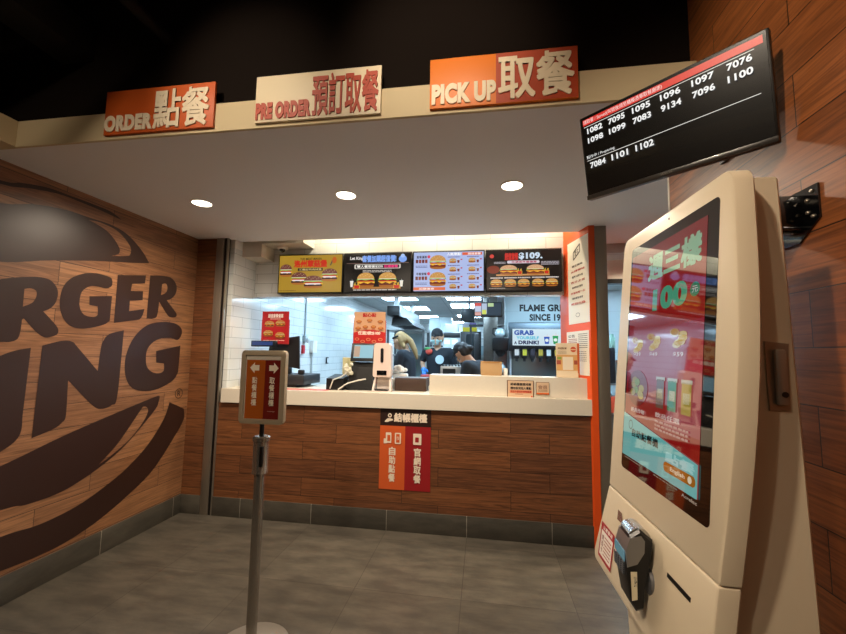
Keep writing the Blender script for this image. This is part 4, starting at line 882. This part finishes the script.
# tall steel cabinet with two white labels
p0, p1 = at(443, 332, 7.0), at(460.5, 366, 7.0)
r = empty('holding_cabinet', ((p0.x+p1.x)/2, 7.2, 0), 'tall stainless cabinet with dark top panel and two white labels', 'cabinet')
MB().box((p0.x, 7.0, 0), (p1.x, 7.5, p0.z), .006).build('body', sk, r); MB().box((p0.x+.01, 6.985, p0.z-.1), (p1.x-.01, 7.0, p0.z-.01), .003).build('control_panel', M('#26282a', .3), r)
for k in (0, 1): MB().box((p0.x+.02+.14*k, 6.994, p0.z-.22), (p0.x+.13+.14*k, 7.0, p0.z-.14)).build('label_card', white, r)
MB().box((p0.x+.02, 6.985, 1.1), (p1.x-.02, 7.0, 1.55), .003).build('door', M('#b4b8b9', .25, .9), r)
tag(MB().box((p0.x+.02, 7.1, p0.z+.002), (p1.x-.06, 7.4, p0.z+.16), .01).build('tray_stack', M('#aab4b6', .6)), 'pile of white trays on top of the tall stainless cabinet', 'trays')
# black machine with coloured boxes on top
p0, p1 = at(460.5, 331.5, 6.3), at(481, 366, 6.3)
r = empty('drink_cooler', ((p0.x+p1.x)/2, 6.5, 0), 'tall black glass-fronted machine right of the stainless cabinet', 'machine')
MB().box((p0.x, 6.3, 0), (p1.x, 6.8, p0.z), .006).build('body', M('#101113', .35), r); MB().box((p0.x+.09, 6.288, 1.45), (p1.x-.12, 6.3, p0.z-.04)).build('window', M('#5a6468', .1, .5), r); MB().ball((p1.x-.05, 6.295, p0.z-.06), (.02, .005, .02)).build('badge', sk, r)
q = at(462, 323, 6.3)
tag(MB().box((p0.x+.03, 6.33, p0.z+.001), (p1.x-.07, 6.6, p0.z+.07), .003).build('snack_carton', M('#e8d020', .5)), 'yellow carton lying on top of the tall black machine', 'carton')
tag(MB().box((p0.x+.03, 6.33, p0.z+.072), (p0.x+.14, 6.6, p0.z+.145), .003).build('snack_carton', M('#b8b8c8', .5)), 'pale carton on top of the yellow carton, left one', 'carton')
tag(MB().box((p0.x+.145, 6.33, p0.z+.072), (p1.x-.08, 6.6, p0.z+.145), .003).build('snack_carton', M('#6a5a98', .5)), 'purple carton on top of the yellow carton, right one', 'carton')
# toaster unit in front
p0, p1 = at(440.5, 366, 5.0), at(465, 378, 5.0)
tag(MB().box((-.84, 4.98, .86), (.05, 5.36, .9), .003).box((-.82, 5.0, 0), (-.78, 5.32, .86)).box((-.03, 5.0, 0), (.01, 5.32, .86)).build('worktable', sk), 'stainless worktable in the middle of the kitchen', 'table')
r = empty('bun_toaster', ((p0.x+p1.x)/2, 5.1, .9), 'low stainless toaster with a dark opening behind the ledge', 'toaster')
MB().box((p0.x, 5.0, .9), (p1.x, 5.34, p0.z), .006).build('body', sk, r); MB().box((p0.x+.03, 4.992, 1.02), (p1.x-.12, 5.0, p0.z-.03)).build('opening', black, r)
gr = MB()
for k in range(7): gr.box((p0.x+.02+.04*k, 5.02, p0.z), (p0.x+.04+.04*k, 5.3, p0.z+.015))
gr.build('top_grate', darkP, r)
# steel column
p0, p1 = at(483.5, 340, 5.75), at(497.5, 340, 5.75)
tag(MB().box((p0.x, 5.7, 0), (p1.x, 5.98, 2.4085), .004).build('steel_column', M('#7d7a74', .3, .9, noise=.2)), 'brown steel clad column from floor to kitchen ceiling', 'column')
tag(MB().box((p0.x-.2, 5.75, 1.35), (p0.x-.17, 5.78, 1.85)).box((p0.x-.13, 5.75, 1.3), (p0.x-.06, 5.8, 1.75), .01).box((p0.x-.21, 5.74, 1.85), (p0.x-.003, 5.8, 1.88)).build('cup_dispenser', M('#2a2c2e', .4)), 'dark upright cup dispenser left of the steel column', 'dispenser')
# kitchen order monitors
def kmon(px0, px1, pt, pb, Y_, yawd, label, lit):
    p0, p1 = at(px0, pt, Y_), at(px1, pb, Y_); c_ = (p0+p1)/2; w_ = abs(p1.x-p0.x)/math.cos(math.radians(yawd))
    r = empty('order_monitor', tuple(c_), label, 'monitor', 'order monitors hung in the kitchen')
    mx = Matrix.Translation(c_) @ Matrix.Rotation(math.radians(yawd), 4, 'Z'); h_ = abs(p0.z-p1.z)
    MB().box((-w_/2, 0, -h_/2), (w_/2, .04, h_/2), .005, mx=mx).build('casing', M('#101214', .4), r)
    if lit:
        MB().box((-w_/2+.012, -.002, -h_/2+.018), (w_/2-.012, 0, h_/2-.012), 0, mx=mx).build('screen', M('#20262e', .15, emit=.12, ecol='#6a7a90'), r)
        a = Art(mx @ V((-w_/2+.012, -.003, -h_/2+.018)), X, Z); a.em = .9; W_, H_ = w_-.024, h_-.03
        a.rect(0, H_*.75, W_*.24, H_, '#d85048'); a.rect(0, H_*.3, W_*.24, H_*.75, '#c8d0e8'); a.rect(W_*.26, H_*.15, W_*.46, H_*.95, '#b8c8e0'); a.rect(W_*.28, H_*.1, W_*.44, H_*.45, '#d8e060'); a.rect(W_*.5, H_*.7, W_*.72, H_*.98, '#c0d8a0'); a.rect(0, 0, W_*.24, H_*.27, '#e0a8a0'); a.build('order_list', r)
    MB().cyl(c_+V((0, .06, h_/2-.03)), V((c_.x, c_.y+.06, 2.4085)), .015, n=10).box(c_+V((-.03, .04, -.03)), c_+V((.03, .08, h_/2))).build('hanger', darkP, r)
kmon(474, 502, 302, 317, 4.9, 0, 'lit kitchen order monitor hanging before the steel column', 1)
kmon(463.5, 474.5, 308.5, 322, 5.15, 55, 'dark kitchen monitor hanging turned away, left of the lit one', 0)
# back counter at right with coffee maker and drinks machine
tag(MB().box((.24, 5.3, .86), (2.6, 5.97, .9), .003).box((.26, 5.34, .05), (2.58, 5.95, .86)).box((.28, 5.4, 0), (2.56, 5.9, .05)).build('back_cabinet', M('#9aa0a1', .35, .7)), 'stainless base cabinet along the drinks wall', 'cabinet')
p0, p1 = at(492.5, 325, 5.45), at(508.5, 375, 5.45); x0, x1 = p0.x, p1.x; xc = (x0+x1)/2
r = empty('coffee_maker', (xc, 5.5, .9), 'black and steel coffee maker with glass pots, beside the drinks machine', 'coffee maker')
MB().box((x0+.02, 5.58, .9), (x1-.01, 5.72, 1.66), .006).box((x0+.02, 5.4, .9), (x1-.01, 5.7, .94), .004).build('body', M('#8c8e90', .3, .9), r)
MB().box((x0, 5.4, 1.5), (x1, 5.7, 1.68), .015).lathe((xc, 5.48, 1.42), [(.03, 0), (.07, .05), (.075, .09)], 18).build('brew_head', M('#141416', .3), r)
glassM = M('#c8d4d8', .05, 0, trans=.0, coat=1)
for k, z in enumerate((1.68, 1.2)):
    MB().lathe((xc, 5.48, z), [(.05, 0), (.075, .03), (.078, .06), (.05, .11), (.035, .125), (.045, .14)], 20).build('glass_pot', M('#9fb0b6', .06, coat=1), r)
    MB().lathe((xc, 5.48, z+.14), [(.046, 0), (.046, .012), (.02, .02)], 16).tube([(xc-.05, 5.48, z+.13), (xc-.1, 5.45, z+.12), (xc-.1, 5.45, z+.05), (xc-.07, 5.46, z+.03)], .009).build('pot_lid', black, r)
tw = MB().cyl((x1+.03, 5.5, .9), (x1+.03, 5.5, 1.72), .016, n=10).build('coiled_hose', M('#c8ccd0', .4)); tag(tw, 'pale upright hose between coffee maker and drinks machine', 'hose')
p0, p1 = at(509.5, 324, 5.4), at(562, 376, 5.4); x0 = p0.x; x1 = x0+1.0; z1 = 1.88
r = empty('drinks_machine', ((x0+x1)/2, 5.6, .9), 'stainless drinks dispenser with a lit sign reading GRAB YOURSELF A DRINK!', 'drinks dispenser')
MB().box((x0, 5.5, .9), (x1, 5.95, z1), .02).box((x0, 5.4, .9), (x1, 5.5, .95), .004).build('body', M('#7c8486', .3, .85), r)
MB().rings([[V((x_, y_, z_)) for y_, z_ in ((5.42, 1.55), (5.40, 1.80), (5.44, 1.88), (5.5, 1.895), (5.5, 1.5), (5.45, 1.5))] for x_ in (x0-.01, x1+.01)]).build('head', M('#46525a', .4, .3), r)
ox0, oz0, W_, H_ = x0+.04, 1.575, .92, .22
MB().box((ox0, 5.375, oz0), (ox0+W_, 5.43, oz0+H_), .004).build('light_box', glow('#cfe4ee', .95), r)
a = Art((ox0, 5.374, oz0), X, Z); a.em = .9
a.text('GRAB', W_*.02, H_*.62, W_*.3, H_*.93, '#2a58b0', .06); a.text('YOURSELF', W_*.05, H_*.36, W_*.37, H_*.56, '#58c4e0', .05); a.text('A', W_*.02, H_*.06, W_*.06, H_*.25, '#1c2c58', .05); a.text('DRINK!', W_*.08, H_*.06, W_*.37, H_*.3, '#1c2c58', .06)
for x, cl, hh in ((.48, '#2a5ac0', .55), (.6, '#18a058', .62), (.72, '#8ad028', .45), (.84, '#e07a28', .55)): a.cup(W_*x, H_*.1, W_*.08, H_*hh, cl); a.ell(W_*x, H_*(.1+hh*.4), W_*.025, H_*.1, '#e8f4f0')
a.build('sign_face', r)
for k in range(9):
    xk = x0+.06+.104*k; n_ = MB().box((xk, 5.41, 1.4), (xk+.07, 5.5, 1.53), .01).cyl((xk+.035, 5.44, 1.36), (xk+.035, 5.44, 1.41), .02, n=12).build('nozzle', M('#2c3034', .35), r)
    MB().box((xk+.008, 5.406, 1.44), (xk+.062, 5.411, 1.52)).build('flavour_label', M(['#d8d0c8', '#c8c040', '#3a3a44', '#b8a040', '#c8d0d0', '#c8b030', '#b8c0c8', '#58a048', '#c84038'][k], .4), n_)
MB().box((x0+.03, 5.3, .97), (x1-.03, 5.5, 1.1), .01).build('ice_tray', M('#a8ccd4', .3), r)
# wall lettering
a = Art((0, 5.9985, 0), X, Z); r = empty('wall_lettering', (1.0, 5.998, 2.0), 'black wall lettering FLAME GRILLED SINCE 1954 above the drinks machine', 'wall sign')
p0, p1 = at(519.5, 304.5, 6.0), at(519.5, 311.5, 6.0); a.o = V((p0.x, 5.9985, p1.z)); H_ = p0.z-p1.z; k8 = at(553, 305, 6).x-p0.x
a.text('FLAME GRILLED', 0, 0, k8*1.84, H_, '#101010', .05); q0, q1 = at(529.5, 314, 6), at(529.5, 321, 6)
a.text('SINCE 1954', q0.x-p0.x, q1.z-p1.z, q0.x-p0.x+k8*1.15, q0.z-p1.z, '#101010', .05); a.build('letters', r)
# side passage: shelf with jars
r = empty('passage_shelf', (1.75, 5.2, 0), 'dark wire shelving unit seen through the side passage', 'shelving')
ps = MB()
for x in (1.5, 2.1):
    for y in (5.05, 5.25): ps.box((x-.012, y-.012, 0), (x+.012, y+.012, 1.12))
ps.build('frame', darkP, r)
for z in (.35, .75, 1.1): MB().box((1.49, 5.03, z), (2.12, 5.27, z+.02)).build('shelf', sk, r)
tag(MB().box((1.52, 5.08, 1.121), (1.60, 5.2, 1.55), .01).build('tall_canister', M('#20242a', .4)), 'tall dark canister on the passage shelving', 'canister')
tag(MB().lathe((1.58, 5.12, 1.552), [(.035, 0), (.035, .12), (.02, .15), (.02, .17)], 14).build('glass_jar', M('#8ab0a0', .1)), 'small glass jar on top of the tall canister', 'jar')
tag(MB().box((1.52, 5.06, .96-.19), (1.9, 5.24, .96), .006).build('red_crate', M('#d8604a', .5)), 'red crate on the middle shelf of the passage shelving', 'crate')
tag(MB().box((1.64, 5.06, 1.121), (1.75, 5.22, 1.4), .006).build('white_canister', white), 'white canister on the passage shelving', 'canister')
# ================================================================== PEOPLE
def hull(bm, a, ra, b, rb):
    t = bmesh.new()
    for c_, r_ in ((a, ra), (b, rb)):
        r3 = (r_, r_, r_) if isinstance(r_, (int, float)) else r_
        bmesh.ops.create_icosphere(t, subdivisions=2, radius=1, matrix=Matrix.Translation(V(c_)) @ Matrix.Diagonal((*r3, 1)))
    res = bmesh.ops.convex_hull(t, input=t.verts); 
    junk = [g for g in set(res['geom_interior']+res['geom_unused']) if isinstance(g, bmesh.types.BMVert)]
    bmesh.ops.delete(t, geom=junk, context='VERTS')
    me = bpy.data.meshes.new('q'); t.to_mesh(me); t.free(); bm.from_mesh(me); bpy.data.meshes.remove(me)
def melt(name, parts, mt, parent, mxl, voxel=.009, sm=3):
    """joins capsules into one continuous skin"""
    bm = bmesh.new()
    for p in parts: hull(bm, *p)
    me = bpy.data.meshes.new(name); bm.to_mesh(me); bm.free(); o = bpy.data.objects.new(name, me); COL.objects.link(o)
    md = o.modifiers.new('r', 'REMESH'); md.mode = 'VOXEL'; md.voxel_size = voxel
    m2 = o.modifiers.new('s', 'SMOOTH'); m2.factor = .5; m2.iterations = sm
    dg = bpy.context.evaluated_depsgraph_get(); n = bpy.data.meshes.new_from_object(o.evaluated_get(dg)); bpy.data.objects.remove(o)
    n.transform(mxl); n.name = name; n.materials.clear(); n.materials.append(mt); n.polygons.foreach_set('use_smooth', [True]*len(n.polygons))
    o = bpy.data.objects.new(name, n); COL.objects.link(o)
    if parent: o.parent = parent
    return o
def person(x, y, face, H, label, lean=0, hp=0, hy=0, arms=None, look=None):
    """local frame: +y front, +x the person's right-hand side mirrored as +x, z up; face = heading in degrees"""
    k = H/1.68; rt = empty('person', (x, y, 0), label, 'person', None)
    mxl = Matrix.Rotation(math.radians(face), 4, 'Z') @ Matrix.Scale(k, 4)
    L_ = math.radians(lean); pel = V((0, 0, .9)); ax = V((0, math.sin(L_), math.cos(L_)))
    T = lambda s, f, u: pel+V((s, 0, 0))+ax*u+V((0, math.cos(L_), -math.sin(L_)))*f
    waist = T(0, 0, .16); ch = T(0, .0, .36); nk = T(0, .0, .52); hr = Matrix.Rotation(math.radians(-hy), 3, 'Z') @ Matrix.Rotation(-(L_*.6+math.radians(hp)), 3, 'X')
    hc = nk+hr @ V((0, .025, .13)); Hd = lambda s, f, u: hc+hr @ V((s, f, u))
    skin = M('#c99a7a', .55); B = []
    # head: skull, jaw, nose, ears, neck
    B += [(Hd(0, -.012, .03), .078, Hd(0, .012, .02), .074), (Hd(0, .0, .0), .07, Hd(0, .035, -.075), .036), (Hd(0, .085, .005), .009, Hd(0, .098, -.022), .013), (Hd(-.076, -.002, -.01), .012, Hd(-.076, -.006, .018), .016), (Hd(.076, -.002, -.01), .012, Hd(.076, -.006, .018), .016), (Hd(0, .088, -.052), .012, Hd(.0, .084, -.055), .016)]
    B += [(nk-ax*.03, .05, hc-hr @ V((0, .02, .06)), .046), (ch, (.13, .09, .1), waist, (.11, .085, .08)), (waist, (.11, .085, .08), pel, (.14, .1, .08))]
    sl, sr = T(-.17, 0, .46), T(.17, 0, .46); B += [(sl, .05, sr, .05), (nk-ax*.02, .05, ch, (.14, .09, .08))]
    SH = [(ch, (.165, .112, .12), waist, (.14, .105, .1)), (waist, (.14, .105, .1), pel, (.165, .12, .08)), (sl, .062, sr, .062), (sl, .06, ch, (.15, .11, .1)), (sr, .06, ch, (.15, .11, .1)), (nk-ax*.05, .058, ch, (.12, .1, .08))]
    hands = []
    for s, sh in ((-1, sl), (1, sr)):
        e, w_ = arms[0 if s < 0 else 1]; e, w_ = V(e), V(w_); B += [(sh, .048, e, .036), (e, .036, w_, .024)]
        SH += [(sh, .064, sh+(e-sh)*.62, .054)]
        d = (w_-e).normalized(); side = d.cross(Z).normalized() if abs(d.z) < .9 else V((0, 1, 0)); nrm = side.cross(d)
        pm = w_+d*.045; HB = [(w_+d*.01, .022, pm+d*.03, .026), (pm+side*.022, .016, pm-side*.022, .016)]
        for f_, ln in ((-1.5, .06), (-.5, .072), (.5, .068), (1.5, .052)):
            b0 = pm+d*.03+side*(.0135*f_); b1 = b0+d*ln*.55-nrm*.008; b2 = b1+d*ln*.4-nrm*.022; HB += [(b0, .0095, b1, .0085), (b1, .0085, b2, .0075)]
        t0 = w_+d*.02-side*.02; HB += [(t0, .012, t0+d*.035-side*.025, .01), (t0+d*.035-side*.025, .01, t0+d*.06-side*.03-nrm*.01, .008)]
        B += HB; hands.append([(a_, r1+.003, b_, r2+.003) for a_, r1, b_, r2 in HB])
    LG = []
    for s in (-1, 1):
        hp_ = V((.09*s, 0, .86)); kn = V((.1*s, .03, .48)); an = V((.1*s, 0, .09)); B += [(hp_, .085, kn, .052), (kn, .052, an, .036), (an, .04, an+V((0, .13, -.045)), .03)]
        LG += [(hp_, .1, kn, .068), (kn, .068, an+V((0, 0, .03)), .055)]
    melt('body', B, skin, rt, mxl, .0095)
    melt('shirt', SH, M(look.get('shirt', '#20262e'), .85), rt, mxl, .012)
    melt('trousers', LG+[(pel, (.168, .125, .07), pel-Z*.05, (.16, .12, .06))], M('#15171a', .85), rt, mxl, .014)
    melt('shoes', [(V((s*.1, -.03, .045)), .045, V((s*.1, .15, .038)), .038) for s in (-1, 1)], black, rt, mxl, .01)
    hairc = M(look.get('hair', '#17120f'), .6)
    HR = [(Hd(0, -.03, .045), .083, Hd(0, -.045, .0), .076), (Hd(-.05, -.03, .03), .045, Hd(-.055, -.03, -.02), .035), (Hd(.05, -.03, .03), .045, Hd(.055, -.03, -.02), .035)]
    if look.get('tail'): HR += [(Hd(0, -.08, .03), .045, Hd(0, -.13, -.06), .04), (Hd(0, -.13, -.06), .04, Hd(0, -.13, -.2), .034), (Hd(0, -.13, -.2), .034, Hd(0, -.11, -.3), .015), (Hd(.05, -.02, -.02), .035, Hd(.06, -.04, -.1), .025), (Hd(-.05, -.02, -.02), .035, Hd(-.06, -.04, -.1), .025)]
    else: HR += [(Hd(0, -.1, .0), .04, Hd(0, -.12, -.02), .035)]
    melt('hair', HR, hairc, rt, mxl, .008)
    cp = [(Hd(0, -.008, .062), .088, Hd(0, -.008, .07), .08)] if look.get('cap') else []
    if cp: cp += [(Hd(-.05, .07, .055), .012, Hd(.05, .07, .055), .012), (Hd(-.04, .07, .055), .012, Hd(0, .15, .042), .008), (Hd(.04, .07, .055), .012, Hd(0, .15, .042), .008)]
    else: cp = [(Hd(s*.06, .05, .07), .014, Hd(s*.085, -.03, .06), .014) for s in (-1, 1)]+[(Hd(-.06, .05, .07), .014, Hd(.06, .05, .07), .014)]
    melt('cap' if look.get('cap') else 'visor', cp, M('#15181c', .7), rt, mxl, .007)
    ey = MB()
    for s in (-1, 1): ey.ball(Hd(s*.03, .074, .008), .0095, n=10)
    eo = ey.mat(M('#1a1410', .3)).build('eyes', None, None, org=(0, 0, 0)); eo.data.transform(mxl); eo.parent = rt
    if look.get('mask'): melt('face_mask', [(Hd(0, .075, -.02), (.05, .022, .02), Hd(0, .06, -.07), (.04, .025, .02)), (Hd(-.06, .03, -.03), .02, Hd(.06, .03, -.03), .02)], M('#9fc8c8', .7), rt, mxl, .006)
    if look.get('glove'): melt('glove', hands[look['glove']-1], M('#2878d0', .45), rt, mxl, .006, 2)
    if look.get('badge'):
        c_ = T(*look['badge']); b = MB().lathe(c_, [(.06, 0), (.06, .008)], 20, (0, 1, 0)).build('back_badge', M('#c0d4dc', .5), None, org=(0, 0, 0)); b.data.transform(mxl); b.parent = rt
    if look.get('patch'):
        c_ = T(*look['patch']); b = MB().ball(c_, (.05, .02, .045)).build('shoulder_patch', M('#d04a38', .5), None, org=(0, 0, 0)); b.data.transform(mxl); b.parent = rt
        b = MB().ball(c_+V((.02, .002, .035)), (.05, .018, .022)).build('green_patch', M('#4a9a58', .5), None, org=(0, 0, 0)); b.data.transform(mxl); b.parent = rt
    return rt
p = at(409, 360, 5.2)
person(p.x, 5.2, 80, 1.77, 'person with long blond hair and visor, dark shirt, bending over the counter at left', 5, 24, 0,
       [((-.2, .1, 1.13), (-.1, .36, 1.1)), ((.2, .12, 1.12), (.1, .38, 1.12))], dict(hair='#9a7a4c', tail=1))
p = at(438, 360, 5.9)
person(p.x, 5.9, 172, 1.82, 'person in cap and pale face mask with a blue glove, standing in the kitchen middle', 2, 8, 0,
       [((-.25, -.03, 1.12), (-.2, .1, .98)), ((.23, -.02, 1.2), (.17, .13, 1.13))], dict(cap=1, mask=1, glove=2, badge=(-.06, .13, .36), patch=(.1, .1, .47), hair='#8a6a4a'))
p = at(470, 372, 4.45)
person(p.x+.27, 4.5, 66, 1.72, 'person in dark cap and shirt bending low behind the ledge beside the paper bag', 33, 20, 0,
       [((-.2, .3, .98), (-.14, .5, .93)), ((.2, .3, .98), (.14, .5, .93))], dict(cap=1, shirt='#1e242c'))
tag(MB().box((-.80, 5.02, .9), (-.62, 5.2, 1.17), .01).build('red_tray_stack', M('#a82a2a', .4)), 'red trays stacked on the middle worktable', 'trays')
